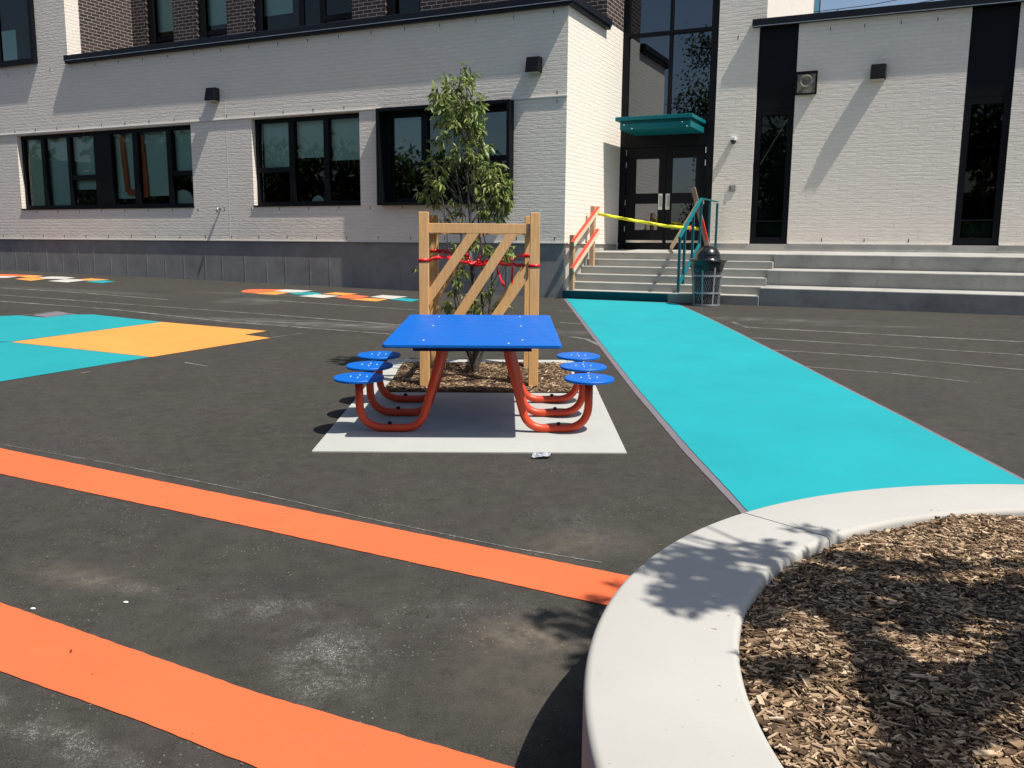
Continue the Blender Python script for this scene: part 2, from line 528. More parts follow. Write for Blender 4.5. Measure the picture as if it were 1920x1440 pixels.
# ------------------------------------------------------------------ mesh helpers
class MB:
    def __init__(self):
        self.v = []
        self.f = []
        self.mi = []
        self.cur = 0

    def add(self, verts, faces):
        o = len(self.v)
        self.v.extend([tuple(p) for p in verts])
        for f in faces:
            self.f.append(tuple(i + o for i in f))
            self.mi.append(self.cur)
        return self

    def box(self, x0, x1, y0, y1, z0, z1):
        return self.add([(x0, y0, z0), (x1, y0, z0), (x1, y1, z0), (x0, y1, z0), (x0, y0, z1), (x1, y0, z1), (x1, y1, z1), (x0, y1, z1)],
                        [(3, 2, 1, 0), (4, 5, 6, 7), (0, 1, 5, 4), (1, 2, 6, 5), (2, 3, 7, 6), (3, 0, 4, 7)])

    def beam(self, p, q, a, b, up=(0, 0, 1), endcut=None):
        """bar from p to q, a wide (sideways) and b thick (along up)"""
        p, q, up = Vector(p), Vector(q), Vector(up)
        d = (q - p).normalized()
        s = d.cross(up)
        if s.length < 1e-4:
            s = d.cross(Vector((0, 1, 0)))
        s.normalize()
        t = s.cross(d).normalized()
        vs_ = []
        for c in (p, q):
            for (i, j) in ((-1, -1), (1, -1), (1, 1), (-1, 1)):
                vs_.append(c + s * (i * a / 2) + t * (j * b / 2))
        return self.add(vs_, [(3, 2, 1, 0), (4, 5, 6, 7), (0, 1, 5, 4), (1, 2, 6, 5), (2, 3, 7, 6), (3, 0, 4, 7)])

    def tube(self, pts, r, n=10, caps=True):
        pts = [Vector(p) for p in pts]
        rs = r if isinstance(r, (list, tuple)) else [r] * len(pts)
        t0 = (pts[1] - pts[0]).normalized()
        ref = Vector((0, 0, 1)) if abs(t0.z) < 0.9 else Vector((1, 0, 0))
        nrm = t0.cross(ref).normalized()
        base = len(self.v)
        vs_ = []
        for i, p in enumerate(pts):
            if i == 0:
                t = t0
            elif i == len(pts) - 1:
                t = (pts[i] - pts[i - 1]).normalized()
            else:
                t = ((pts[i + 1] - pts[i]).normalized() + (pts[i] - pts[i - 1]).normalized()).normalized()
            nrm = (nrm - t * nrm.dot(t)).normalized()
            bn = t.cross(nrm)
            for j in range(n):
                a = 2 * math.pi * j / n
                vs_.append(p + (nrm * math.cos(a) + bn * math.sin(a)) * rs[i])
        fs = []
        for i in range(len(pts) - 1):
            for j in range(n):
                k = (j + 1) % n
                fs.append((i * n + j, i * n + k, (i + 1) * n + k, (i + 1) * n + j))
        if caps:
            fs.append(tuple(range(n - 1, -1, -1)))
            e = (len(pts) - 1) * n
            fs.append(tuple(e + j for j in range(n)))
        return self.add(vs_, fs)

    def lathe(self, prof, cx=0, cy=0, n=32, close=True):
        vs_, fs = [], []
        for (r, z) in prof:
            for j in range(n):
                a = 2 * math.pi * j / n
                vs_.append((cx + r * math.cos(a), cy + r * math.sin(a), z))
        for i in range(len(prof) - 1):
            for j in range(n):
                k = (j + 1) % n
                fs.append((i * n + j, i * n + k, (i + 1) * n + k, (i + 1) * n + j))
        if close:
            if prof[0][0] > 1e-6:
                fs.append(tuple(range(n - 1, -1, -1)))
            if prof[-1][0] > 1e-6:
                e = (len(prof) - 1) * n
                fs.append(tuple(e + j for j in range(n)))
        return self.add(vs_, fs)

    def build(self, name, mat, parent=None, smooth=False, bevel=0.0, seg=2, **props):
        me = bpy.data.meshes.new(name)
        me.from_pydata(self.v, [], self.f)
        mats = mat if isinstance(mat, list) else [mat]
        for m_ in mats:
            me.materials.append(m_)
        if len(mats) > 1:
            me.polygons.foreach_set("material_index", self.mi)
        if smooth:
            me.polygons.foreach_set("use_smooth", [True] * len(me.polygons))
        me.update()
        o = bpy.data.objects.new(name, me)
        COL.objects.link(o)
        if parent is not None:
            o.parent = parent
        if bevel:
            md = o.modifiers.new("bevel", 'BEVEL')
            md.width = bevel
            md.segments = seg
            md.limit_method = 'ANGLE'
            md.angle_limit = R(40)
        if smooth == 'auto':
            md = o.modifiers.new("edges", 'EDGE_SPLIT')
            md.split_angle = R(35)
        for k_, v_ in props.items():
            o[k_] = v_
        return o


def thing(name, label, cat, loc=(0, 0, 0), rot=(0, 0, 0), group=None):
    o = bpy.data.objects.new(name, None)
    o.empty_display_size = 0.2
    COL.objects.link(o)
    o.location = loc
    o.rotation_euler = rot
    o['label'] = label
    o['category'] = cat
    if group:
        o['group'] = group
    return o


def tag(o, label, cat, group=None):
    o['label'] = label
    o['category'] = cat
    if group:
        o['group'] = group
    return o


def facade(name, label, cat, group=None):
    return thing(name, label, cat, (CX, CY, 0), (0, 0, YAW), group)


def wall_open(mb, u0, u1, z0, z1, n, openings, depth, flip=1):
    """front face at y=n with rectangular openings (u0,u1,z0,z1) and their reveals"""
    us = sorted({u0, u1, *[o[0] for o in openings], *[o[1] for o in openings]})
    zs = sorted({z0, z1, *[o[2] for o in openings], *[o[3] for o in openings]})
    us = [x for x in us if u0 <= x <= u1]
    zs = [x for x in zs if z0 <= x <= z1]
    for i in range(len(us) - 1):
        for j in range(len(zs) - 1):
            uc, zc = (us[i] + us[i + 1]) / 2, (zs[j] + zs[j + 1]) / 2
            if any(o[0] < uc < o[1] and o[2] < zc < o[3] for o in openings):
                continue
            a, b, c, d = us[i], us[i + 1], zs[j], zs[j + 1]
            mb.add([(a, n, c), (b, n, c), (b, n, d), (a, n, d)], [(0, 1, 2, 3)])
            m = n + depth
            mb.add([(a, m, c), (b, m, c), (b, m, d), (a, m, d)], [(3, 2, 1, 0)])
    for (a, b, c, d) in openings:
        m = n + depth
        d = min(d, z1)
        mb.add([(a, n, c), (b, n, c), (b, n, d), (a, n, d), (a, m, c), (b, m, c), (b, m, d), (a, m, d)],
               [(0, 4, 5, 1), (1, 5, 6, 2), (2, 6, 7, 3), (3, 7, 4, 0)])


def ground_poly(name, pts, dz, mat, kind='structure', step=0.5, jag=0.0, **props):
    """flat painted shape cut into a grid and laid on the sloping ground"""
    bm = bmesh.new()
    vs_ = [bm.verts.new((x, y, 0)) for x, y in pts]
    bm.faces.new(vs_)
    bmesh.ops.triangulate(bm, faces=bm.faces[:])
    xs = [p[0] for p in pts]
    ys = [p[1] for p in pts]
    x = math.floor(min(xs) / step) * step + step
    while x < max(xs):
        bmesh.ops.bisect_plane(bm, geom=bm.verts[:] + bm.edges[:] + bm.faces[:], plane_co=(x, 0, 0), plane_no=(1, 0, 0))
        x += step
    y = math.floor(min(ys) / step) * step + step
    while y < max(ys):
        bmesh.ops.bisect_plane(bm, geom=bm.verts[:] + bm.edges[:] + bm.faces[:], plane_co=(0, y, 0), plane_no=(0, 1, 0))
        y += step
    for v in bm.verts:
        v.co.z = ground(v.co.x, v.co.y) + dz
    bmesh.ops.recalc_face_normals(bm, faces=bm.faces[:])
    for f in bm.faces:
        if f.normal.z < 0:
            f.normal_flip()
    me = bpy.data.meshes.new(name)
    bm.to_mesh(me)
    bm.free()
    me.materials.append(mat)
    o = bpy.data.objects.new(name, me)
    COL.objects.link(o)
    o['kind'] = kind
    for k_, v_ in props.items():
        o[k_] = v_
    return o


def rag(pts, amp=0.006, step=0.12, closed=True):
    amp *= 0.45
    step *= 0.4
    """roughen a painted outline a little"""
    out = []
    n = len(pts)
    for i in range(n):
        a, b = Vector(pts[i]), Vector(pts[(i + 1) % n])
        L = (b - a).length
        k = max(1, min(120, int(L / step)))
        nrm = Vector((-(b - a).y, (b - a).x)) / max(L, 1e-6)
        for j in range(k):
            p = a + (b - a) * (j / k)
            if j:
                p = p + nrm * random.uniform(-amp, amp)
            out.append((p.x, p.y))
    return out


# ================================================================== SETTING
# ground: fine grid near the camera, coarse out to the horizon
def make_ground():
    def axis(lo, hi, flo, fhi, fine):
        a = []
        x = flo
        while x <= fhi + 1e-6:
            a.append(x)
            x += fine
        s, x = fine, fhi
        while x < hi:
            s *= 1.6
            x += s
            a.append(min(x, hi))
        s, x = fine, flo
        while x > lo:
            s *= 1.6
            x -= s
            a.insert(0, max(x, lo))
        return sorted(set(a))
    xs = axis(-900, 900, -20, 16, 0.5)
    ys = axis(-900, 900, -2, 26, 0.5)
    v = [(x, y, ground(x, y)) for y in ys for x in xs]
    nx = len(xs)
    f = [(j * nx + i, j * nx + i + 1, (j + 1) * nx + i + 1, (j + 1) * nx + i) for j in range(len(ys) - 1) for i in range(nx - 1)]
    mb = MB()
    mb.add(v, f)
    mb.build('asphalt_ground', M['asphalt'], None, True, kind='structure')


make_ground()

# teal path with its grey edging
pl = [(1.02, 16.80), (1.10, 12.4), (1.193, 8.044), (1.266, 5.943), (1.326, 4.753), (1.34, 3.74)]
pr = [(3.30, 3.5), (3.205, 5.27), (3.20, 6.93), (3.151, 9.505), (3.02, 13.5), (2.917, 15.82)]
ground_poly('teal_path', rag(pr[:1] + pr[1:] + pl, 0.007, 0.16), 0.008, M['teal'])
bl = [(x - 0.052 + 0.008 * math.sin(y * 3), y) for x, y in pl]
br_ = [(x + 0.035, y) for x, y in pr]
ground_poly('path_border', rag(br_ + bl, 0.004, 0.2), 0.004, M['border'])

# orange running lines
ground_poly('orange_line', rag([(-7.2, 7.80), (-3.577, 5.972), (-1.468, 4.873), (0.007, 4.116), (0.62, 3.805), (0.50, 3.49), (0.417, 3.531), (0.008, 3.742),
                                (-1.342, 4.434), (-3.231, 5.372), (-6.6, 7.02)], 0.005, 0.12), 0.004, M['orange'])
ground_poly('orange_line', rag([(-4.6, 4.86), (-2.17, 3.53), (-0.88, 2.834), (0.01, 2.426), (0.17, 2.355), (0.17, 1.98), (-0.1, 2.10), (-0.76, 2.419), (-1.259, 2.683), (-1.846, 2.967), (-4.3, 4.16)],
                           0.005, 0.10), 0.004, M['orange'])
# painted diamond field on the left
tealA = [(-9.6, 12.1), (-9.3, 13.2), (-7.976, 13.613), (-7.75, 13.72), (-7.2, 13.45), (-6.98, 13.87), (-6.652, 13.886), (-5.202, 12.997), (-6.313, 10.93), (-6.444, 10.953)]
ground_poly('teal_ground_panel', tealA, 0.004, M['teal2'])
ground_poly('teal_ground_panel', [(-6.313, 10.92), (-4.097, 9.84), (-4.956, 8.368), (-6.6, 5.9), (-8.9, 7.3), (-6.60, 10.80)], 0.004, M['teal2'])
ground_poly('amber_ground_panel', [(-6.29, 10.925), (-5.20, 12.985), (-3.398, 12.066), (-3.593, 11.688), (-3.165, 11.402), (-4.09, 9.85)], 0.004, M['yellow'])
ground_poly('amber_ground_panel', [(-6.66, 10.88), (-6.48, 10.95), (-8.5, 12.1), (-8.9, 11.2)], 0.008, M['yellow'])


# pixel of the photograph -> point on the sloping yard (used only to survey the painted marks)
def yard(u, v):
    d = _f + _r2 * ((u - 960) / FPX) - _u2 * ((v - 720) / FPX)
    t = -CAMH / (d.z - 0.0035 * d.x - 0.0371 * d.y)
    return (d.x * t, d.y * t)


def hop(pts, ox, oy, sc):
    return [yard(ox + x / sc, oy + y / sc) for x, y in pts]


H1 = [('orange', [(110, 140), (140, 127), (200, 119), (300, 117), (540, 119), (430, 135), (340, 150), (230, 152), (140, 148)]),
      ('yellow', [(230, 153), (340, 151), (432, 137), (575, 153), (450, 171), (300, 163)]),
      ('white_paint', [(432, 134), (545, 120), (815, 133), (700, 149), (577, 151)]),
      ('teal2', [(578, 153), (702, 150), (815, 147), (910, 160), (770, 172), (640, 168)]),
      ('white_paint', [(672, 186), (850, 167), (1082, 184), (910, 204)]),
      ('yellow', [(905, 162), (1030, 147), (1258, 162), (1100, 175)]),
      ('orange', [(1040, 196), (1102, 177), (1180, 170), (1365, 186), (1260, 210), (1160, 208)]),
      ('yellow', [(1160, 216), (1262, 211), (1345, 203), (1545, 214), (1430, 236)]),
      ('white_paint', [(1367, 193), (1490, 175), (1737, 191), (1600, 212), (1546, 212)]),
      ('teal2', [(1547, 215), (1602, 213), (1690, 204), (1858, 217), (1770, 239)])]
H2 = [('orange', [(-200, 240), (0, 254), (200, 257), (395, 264), (260, 285), (0, 278), (-300, 268)]),
      ('white_paint', [(-300, 270), (0, 280), (262, 287), (100, 306), (-200, 312)]),
      ('yellow', [(262, 287), (397, 265), (600, 277), (500, 298), (380, 300)]),
      ('yellow', [(205, 320), (380, 302), (520, 302), (640, 318), (430, 345)]),
      ('white_paint', [(522, 302), (700, 287), (860, 289), (1050, 304), (900, 322), (642, 320)]),
      ('white_paint', [(662, 351), (900, 325), (1080, 325), (1190, 340), (930, 369)]),
      ('yellow', [(1082, 325), (1260, 311), (1520, 328), (1300, 342), (1192, 342)]),
      ('teal2', [(1175, 356), (1302, 344), (1420, 338), (1600, 354), (1400, 379)])]
for nm, pts in H1:
    P = hop(pts, 430, 520, 5.189)
    ground_poly({'orange': 'orange', 'yellow': 'amber', 'white_paint': 'white', 'teal2': 'teal'}[nm] + '_hopscotch_square', P, 0.004 if nm != 'white_paint' else 0.007, M[nm])
for nm, pts in H2:
    P = hop(pts, 0, 480, 7.385)
    ground_poly({'orange': 'orange', 'yellow': 'amber', 'white_paint': 'white', 'teal2': 'teal'}[nm] + '_hopscotch_square', P, 0.004 if nm != 'white_paint' else 0.007, M[nm])


def chalk(pxs, wd):
    P = [Vector(yard(*q)) for q in pxs]
    Q = []
    for i in range(len(P) - 1):
        k = max(1, int((P[i + 1] - P[i]).length / 0.8))
        Q += [P[i].lerp(P[i + 1], j / k) for j in range(k)]
    Q.append(P[-1])
    L, Rr = [], []
    for i, p in enumerate(Q):
        t = (Q[min(i + 1, len(Q) - 1)] - Q[max(i - 1, 0)]).normalized()
        nn = Vector((-t.y, t.x))
        ww = wd * random.uniform(0.6, 1.2) / 2
        L.append((p + nn * ww)[:])
        Rr.append((p - nn * ww)[:])
    ground_poly('chalk_line', [tuple(a) for a in L] + [tuple(a) for a in reversed(Rr)], 0.003, M['chalk'])


chalk([(0, 540), (120, 547), (315, 562)], 0.07)
chalk([(0, 553), (230, 570), (480, 588), (755, 610)], 0.06)
chalk([(0, 565), (210, 580), (420, 603), (735, 627)], 0.06)
chalk([(455, 560), (640, 572), (785, 582)], 0.05)
chalk([(1045, 583), (1100, 588)], 0.04)
chalk([(1050, 606), (1100, 610)], 0.04)
chalk([(1050, 630), (1100, 637), (1152, 662)], 0.05)
chalk([(1372, 608), (1400, 618), (1640, 633), (1920, 650)], 0.06)
chalk([(1400, 636), (1650, 653), (1920, 672)], 0.04)
chalk([(1440, 658), (1660, 673), (1920, 697)], 0.04)
chalk([(1500, 688), (1680, 702), (1840, 720)], 0.03)
chalk([(0, 833), (200, 868), (480, 925), (700, 975), (960, 1028), (1130, 1056)], 0.010)
chalk([(347, 680), (388, 687)], 0.03)
chalk([(152, 700), (172, 696)], 0.03)
chalk([(505, 634), (565, 625)], 0.03)
chalk([(40, 592), (105, 584), (140, 590)], 0.05)
ground_poly('worn_paint_patch', [yard(*q) for q in [(60, 591), (108, 584), (136, 589), (86, 595)]], 0.002, M['border'])

# ------------------------------------------------------------------ concrete pad + square mulch bed
SL, SR, SF, SB = -1.385, 0.800, 5.92, 9.72       # slab outline
BL, BR_, BF, BB = -1.185, 0.610, 7.92, 9.50      # mulch opening
mb = MB()


def slab_quad(x0, x1, y0, y1, h=0.012):
    for (a, b) in [(y0, y1)]:
        n_ = max(1, int((b - a) / 0.5))
        for i in range(n_):
            ya, yb = a + (b - a) * i / n_, a + (b - a) * (i + 1) / n_
            mb.add([(x0, ya, ground(x0, ya) + h), (x1, ya, ground(x1, ya) + h), (x1, yb, ground(x1, yb) + h), (x0, yb, ground(x0, yb) + h)], [(0, 1, 2, 3)])


def prism(x0, x1, y0, y1, h, dn=0.15):
    mb.add([(x, y, ground(x, y) + z) for z in (-dn, h) for (x, y) in ((x0, y0), (x1, y0), (x1, y1), (x0, y1))],
           [(3, 2, 1, 0), (4, 5, 6, 7), (0, 1, 5, 4), (1, 2, 6, 5), (2, 3, 7, 6), (3, 0, 4, 7)])


prism(SL, SR, SF, BF, 0.012)
prism(SL, BL, BF + 0.004, SB, 0.016)
prism(BR_, SR, BF + 0.004, SB, 0.016)
prism(BL + 0.002, BR_ - 0.002, BB, SB, 0.016)
mb.build('concrete_pad', M['slab'], None, False, 0.004, 1, kind='structure')


def chips_mesh(name, spots, size, base_z, parent=None):
    mb = MB()
    for (x, y) in spots:
        L = random.uniform(0.35, 1.25) * size * (1.8 if random.random() < 0.05 else 1)
        wd = L * (random.uniform(0.10, 0.28) if random.random() < 0.6 else random.uniform(0.25, 0.55))
        th = L * random.uniform(0.05, 0.12)
        a = random.gauss(0.15, 0.9) if random.random() < 0.6 else random.uniform(0, math.pi)
        tx, ty = random.gauss(0, 0.15), random.gauss(0, 0.15)
        c, s = math.cos(a), math.sin(a)
        z0 = base_z(x, y) + random.uniform(0.0, 0.013)
        vv = []
        k1, k2 = random.uniform(0.5, 1), random.uniform(0.3, 1)
        for z in (-th, 0):
            for (i, j) in ((-0.5, -0.5 * k1), (0.5, -0.5 * k2), (0.5 * random.uniform(0.8, 1.1), 0.5 * k1), (-0.5, 0.5 * k2)):
                lx, ly = i * L, j * wd
                vv.append((x + lx * c - ly * s, y + lx * s + ly * c, z0 + z + lx * tx + ly * ty))
        mb.add(vv, [(4, 5, 6, 7), (0, 1, 5, 4), (1, 2, 6, 5), (2, 3, 7, 6), (3, 0, 4, 7)])
    o = mb.build(name, M['chips'], parent)
    o['kind'] = 'stuff'
    return o


def bedz(x, y):
    return ground(x, y) + 0.022 + 0.012 * math.sin(x * 7 + 1) * math.sin(y * 6)


mb = MB()
nx_, ny_ = 18, 16
v = [(BL + (BR_ - BL) * i / nx_, BF + (BB - BF) * j / ny_, bedz(BL + (BR_ - BL) * i / nx_, BF + (BB - BF) * j / ny_) - 0.004) for j in range(ny_ + 1) for i in range(nx_ + 1)]
mb.add(v, [(j * (nx_ + 1) + i, j * (nx_ + 1) + i + 1, (j + 1) * (nx_ + 1) + i + 1, (j + 1) * (nx_ + 1) + i) for j in range(ny_) for i in range(nx_)])
mb.build('mulch_soil', M['soil'], None, True, kind='structure')
chips_mesh('wood_chip_mulch', [(random.uniform(BL + .02, BR_ - .02), random.uniform(BF + .02, BB - .02)) for _ in range(9000)], 0.040, bedz)

# ================================================================== MAIN WING
bld = facade('school_wing', 'white painted brick one-storey classroom wing with dark coping and brown brick storey above', 'building')
PAR = 6.03
op = [(-15.55, -9.42, 2.46, 4.345), (-7.60, -4.68, 2.46, 4.36), (-4.14, -1.09, 2.43, 4.37)]
mb = MB()
wall_open(mb, -24, 0.0, 1.69, PAR, 0.0, op, 0.22)
mb.add([(0, 0, 1.69), (0, 2.04, 1.69), (0, 2.04, PAR), (0, 0, PAR)], [(0, 1, 2, 3)])
mb.add([(0, 2.04, 1.69), (0, 3.1, 1.69), (0, 3.1, 6.155), (0, 2.04, 6.155)], [(0, 1, 2, 3)])
mb.build('wall', M['brick'], bld)
mb = MB()
mb.box(-24, -0.03, 0.018, 1.0, -0.5, 1.688)
mb.build('plinth', M['plinth'], bld, False)
mb = MB()
mb.box(-0.6, -0.028, 1.0, 3.1, 0.3, 1.688)
mb.box(-0.029, -0.022, 0.037, 3.1, 0.3, 1.66)
mb.build('side_plinth', M['plinth_lt'], bld)
mb = MB()
mb.box(-24, 0.018, -0.018, 0.0, 1.672, 1.694)
mb.box(0.0, 0.022, 0.0, 3.08, 1.672, 1.694)
mb.build('base_flashing', M['trim'], bld)
mb = MB()
for (a, b) in ((-24, -4.15), (-1.08, 0.012)):
    mb.box(a, b, -0.024, -0.0, 4.378, 4.398)
mb.build('head_flashing', M['trim'], bld)
# plinth form ties and pour seams
for i in range(38):
    mb = MB()
    u_ = -0.55 - i * 0.62 + random.uniform(-0.08, 0.08)
    mb.box(u_ - 0.006, u_ + 0.006, 0.012, 0.0181, ground(*W(u_, 0)) - 0.02, 1.28 + random.uniform(-0.1, 0.15))
    for zz in (ground(*W(u_, 0)) + 0.10, 1.08):
        mb.box(u_ - 0.02, u_ + 0.02, 0.014, 0.0182, zz, zz + 0.035)
    mb.build('form_seam', M['plinth'], bld)
# weep vents: short dark slots
mb = MB()
for zz, u0, u1 in ((5.86, -22, -0.3), (4.43, -22, -0.2), (4.27, -4.6, -0.2), (1.73, -22, -0.2), (2.36, -15.5, -1.2)):
    u_ = u1
    while u_ > u0:
        if not (zz == 4.27 and -4.3 < u_ < -1.0) and not (zz == 4.43 and -4.3 < u_ < -0.9):
            mb = MB()
            mb.box(u_ - 0.006, u_ + 0.006, -0.004, 0.0, zz, zz + 0.065)
            mb.build('weep_vent', M['black_metal'], bld)
        u_ -= 0.81
mb = MB()
mb.box(-8.343, -8.335, -0.003, 0.0, 1.70, 5.2)
mb.build('control_joint', M['trim'], bld)
# coping
mb = MB()
mb.box(-13.40, 0.125, -0.125, 0.35, PAR, PAR + 0.13)
mb.box(-0.35, 0.125, 0.35, 2.04, PAR, PAR + 0.13)
mb.box(-13.40, 0.10, -0.10, 0.0, PAR - 0.055, PAR)
mb.box(0.0, 0.10, 0.0, 2.04, PAR - 0.055, PAR)
mb.build('coping', M['coping'], bld, False, 0.006, 1)
mb = MB()
mb.box(-13.40, 0.13, -0.13, -0.125, PAR - 0.002, PAR + 0.012)
mb.build('drip_edge', M['galv'], bld)
mb = MB()
mb.box(-13.40, -0.35, 0.35, 2.05, 5.9, 5.98)
mb.build('roof', M['coping'], bld)
# upper storey, brown brick
UPZ = 9.6
uop = [(-12.88, -11.92, 6.2, 9.0), (-11.10, -10.10, 6.2, 9.0), (-9.24, -6.28, 6.2, 9.0), (-5.36, -4.42, 6.2, 9.0)]
mb = MB()
wall_open(mb, -13.4, 0.0, 5.98, UPZ, 2.04, uop, 0.2)
mb.add([(0, 2.041, 6.157), (0, 3.1, 6.157), (0, 3.1, UPZ), (0, 2.041, UPZ)], [(0, 1, 2, 3)])
mb.add([(-13.4, 0.40, 5.98), (-13.4, 2.04, 5.98), (-13.4, 2.04, UPZ), (-13.4, 0.40, UPZ)], [(0, 1, 2, 3)])
# toothed brick ends beside the window jambs
for (a, b, c, d) in uop[0:1] + uop[1:3] + uop[3:]:
    z = 6.02
    while z < 9.0:
        mb.box(a - 0.002, a + 0.02, 2.03, 2.11, z, z + 0.055)
        z += 0.162
mb.build('upper_wall', M['brick_dark'], bld)
# two-storey white end bay on the far left
mb = MB()
wall_open(mb, -24, -13.4, PAR, UPZ, -0.0, [(-17.4, -14.5, 6.09, 9.0)], 0.25)
mb.add([(-13.398, 0.0, 5.98), (-13.398, 0.40, 5.98), (-13.398, 0.40, UPZ), (-13.398, 0.0, UPZ)], [(0, 1, 2, 3)])
mb.build('end_bay_wall', M['brick'], bld)
mb = MB()
mb.box(-24, 0, 2.0, 6.5, UPZ, UPZ + 0.2)
mb.box(-24, -13.4, -0.05, 2.0, UPZ, UPZ + 0.2)
mb.build('upper_roof', M['coping'], bld)
# rooms behind the glass
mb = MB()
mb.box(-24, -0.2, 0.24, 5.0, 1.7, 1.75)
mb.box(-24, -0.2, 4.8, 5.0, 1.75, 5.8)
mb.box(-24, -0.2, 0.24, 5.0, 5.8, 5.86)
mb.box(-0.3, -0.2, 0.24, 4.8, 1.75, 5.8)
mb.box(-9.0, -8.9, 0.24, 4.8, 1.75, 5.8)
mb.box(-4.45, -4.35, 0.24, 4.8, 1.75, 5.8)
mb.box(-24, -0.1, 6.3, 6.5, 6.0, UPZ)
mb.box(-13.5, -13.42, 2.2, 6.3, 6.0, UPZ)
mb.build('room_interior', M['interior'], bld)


def window(u0, u1, z0, z1, n, bars, parent, glass, blinds=(), fr=0.09, dep=0.10, transoms=(), name='window', sill=True, posts=()):
    """frame with mullions (bars = list of (centre, width)), transoms (u0,u1,z,h), pane and blinds as sub-parts"""
    mb = MB()
    y0, y1 = n, n + dep
    mb.box(u0, u0 + fr, y0, y1, z0, z1)
    mb.box(u1 - fr, u1, y0, y1, z0, z1)
    mb.box(u0 + fr, u1 - fr, y0, y1, z1 - fr, z1)
    mb.box(u0 + fr, u1 - fr, y0, y1, z0, z0 + fr)
    for (c, w_) in bars:
        mb.box(c - w_ / 2, c + w_ / 2, y0 - 0.004, y1 - 0.004, z0 + fr, z1 - fr)
    for (a, b, z, h_) in transoms:
        mb.box(a, b, y0 + 0.002, y1 - 0.006, z - h_ / 2, z + h_ / 2)
    o = mb.build(name, M['black_metal'], parent)
    if sill:
        s_ = MB()
        s_.box(u0 - 0.0, u1 + 0.0, n - dep - 0.045, n, z0 - 0.02, z0 + 0.012)
        s_.build('sill', M['black_metal'], o)
    g = MB()
    yy = (y0 + y1) / 2
    g.add([(u0 + fr, yy, z0 + fr), (u1 - fr, yy, z0 + fr), (u1 - fr, yy, z1 - fr), (u0 + fr, yy, z1 - fr)], [(0, 1, 2, 3)])
    g.build('pane', glass, o)
    if blinds:
        b = MB()
        for (a, c, zb) in blinds:
            b.box(a, c, y1 + 0.07, y1 + 0.075, zb, z1 - 0.02)
        b.build('blind', M['blind'], o)
    return o


w1 = window(-15.55, -9.42, 2.46, 4.345, 0.12, [(-14.72, .13), (-13.74, .12), (-12.52, .60), (-11.38, .17), (-10.26, .15)], bld, M['glass'],
            [(-14.72, -13.8, 2.5), (-13.74, -12.8, 2.95), (-12.3, -11.4, 2.7), (-11.36, -10.3, 2.75), (-10.22, -9.5, 3.3)],
            transoms=[(-13.68, -12.82, 3.24, .11), (-10.18, -9.5, 3.26, .10)])
_b = MB()
_b.box(-15.42, -14.86, 0.24, 0.245, 2.52, 4.30)
_b.build('cream_blind', M['cream_blind'], w1)
w2 = window(-7.60, -4.68, 2.46, 4.36, 0.12, [(-6.58, .15), (-5.64, .13)], bld, M['glass'],
            [(-7.5, -6.6, 3.3), (-6.55, -5.68, 3.50), (-5.6, -4.75, 3.42)], transoms=[(-7.52, -6.65, 3.25, .11)])
# protruding black box window
mb = MB()
bx = (-4.14, -1.09, 2.43, 4.37)
for (a, b, c, d) in ((bx[0], bx[0] + .07, bx[2], bx[3]), (bx[1] - .07, bx[1], bx[2], bx[3]), (bx[0] + .07, bx[1] - .07, bx[3] - .07, bx[3]), (bx[0] + .07, bx[1] - .07, bx[2], bx[2] + .05)):
    mb.box(a, b, -0.19, 0.16, c, d)
bayo = mb.build('box_window', M['black_metal'], bld, False, 0.004, 1)
window(-4.07, -1.16, 2.48, 4.30, 0.06, [(-3.13, .15), (-2.10, .10)], bayo, M['glass_bay'], [(-4.0, -3.2, 3.55)], name='inner_frame', sill=False, fr=0.10,
       transoms=[(-2.05, -1.26, 3.32, .10)])
window(-17.4, -14.5, 6.09, 9.0, -0.10, [(-15.9, .12)], bld, M['glass_dark'], [(-17.2, -14.6, 7.0)], name='window', fr=0.12, dep=0.12, sill=False)
for i, (a, b, c, d) in enumerate(uop):
    bars = [((a + b) / 2 - 0.1, .10), (b - 0.95, .12)] if i == 2 else []
    tr = [(a + .2, b - .1, 6.93, .12)] if i in (0, 1) else ([(b - .9, b - .05, 6.93, .12)] if i == 2 else [])
    window(a, b, c, d, 2.16, bars, bld, M['glass'], [(a + .1, b - .1, 7.15 if i != 2 else 7.35)] if i < 2 else [(a + .1, a + 1.0, 7.2)], fr=0.10, transoms=tr, sill=False)
    j = MB()
    j.box(a + 0.001, a + 0.20, 2.09, 2.158, c, d)
    j.build('jamb', M['black_metal'], bld)

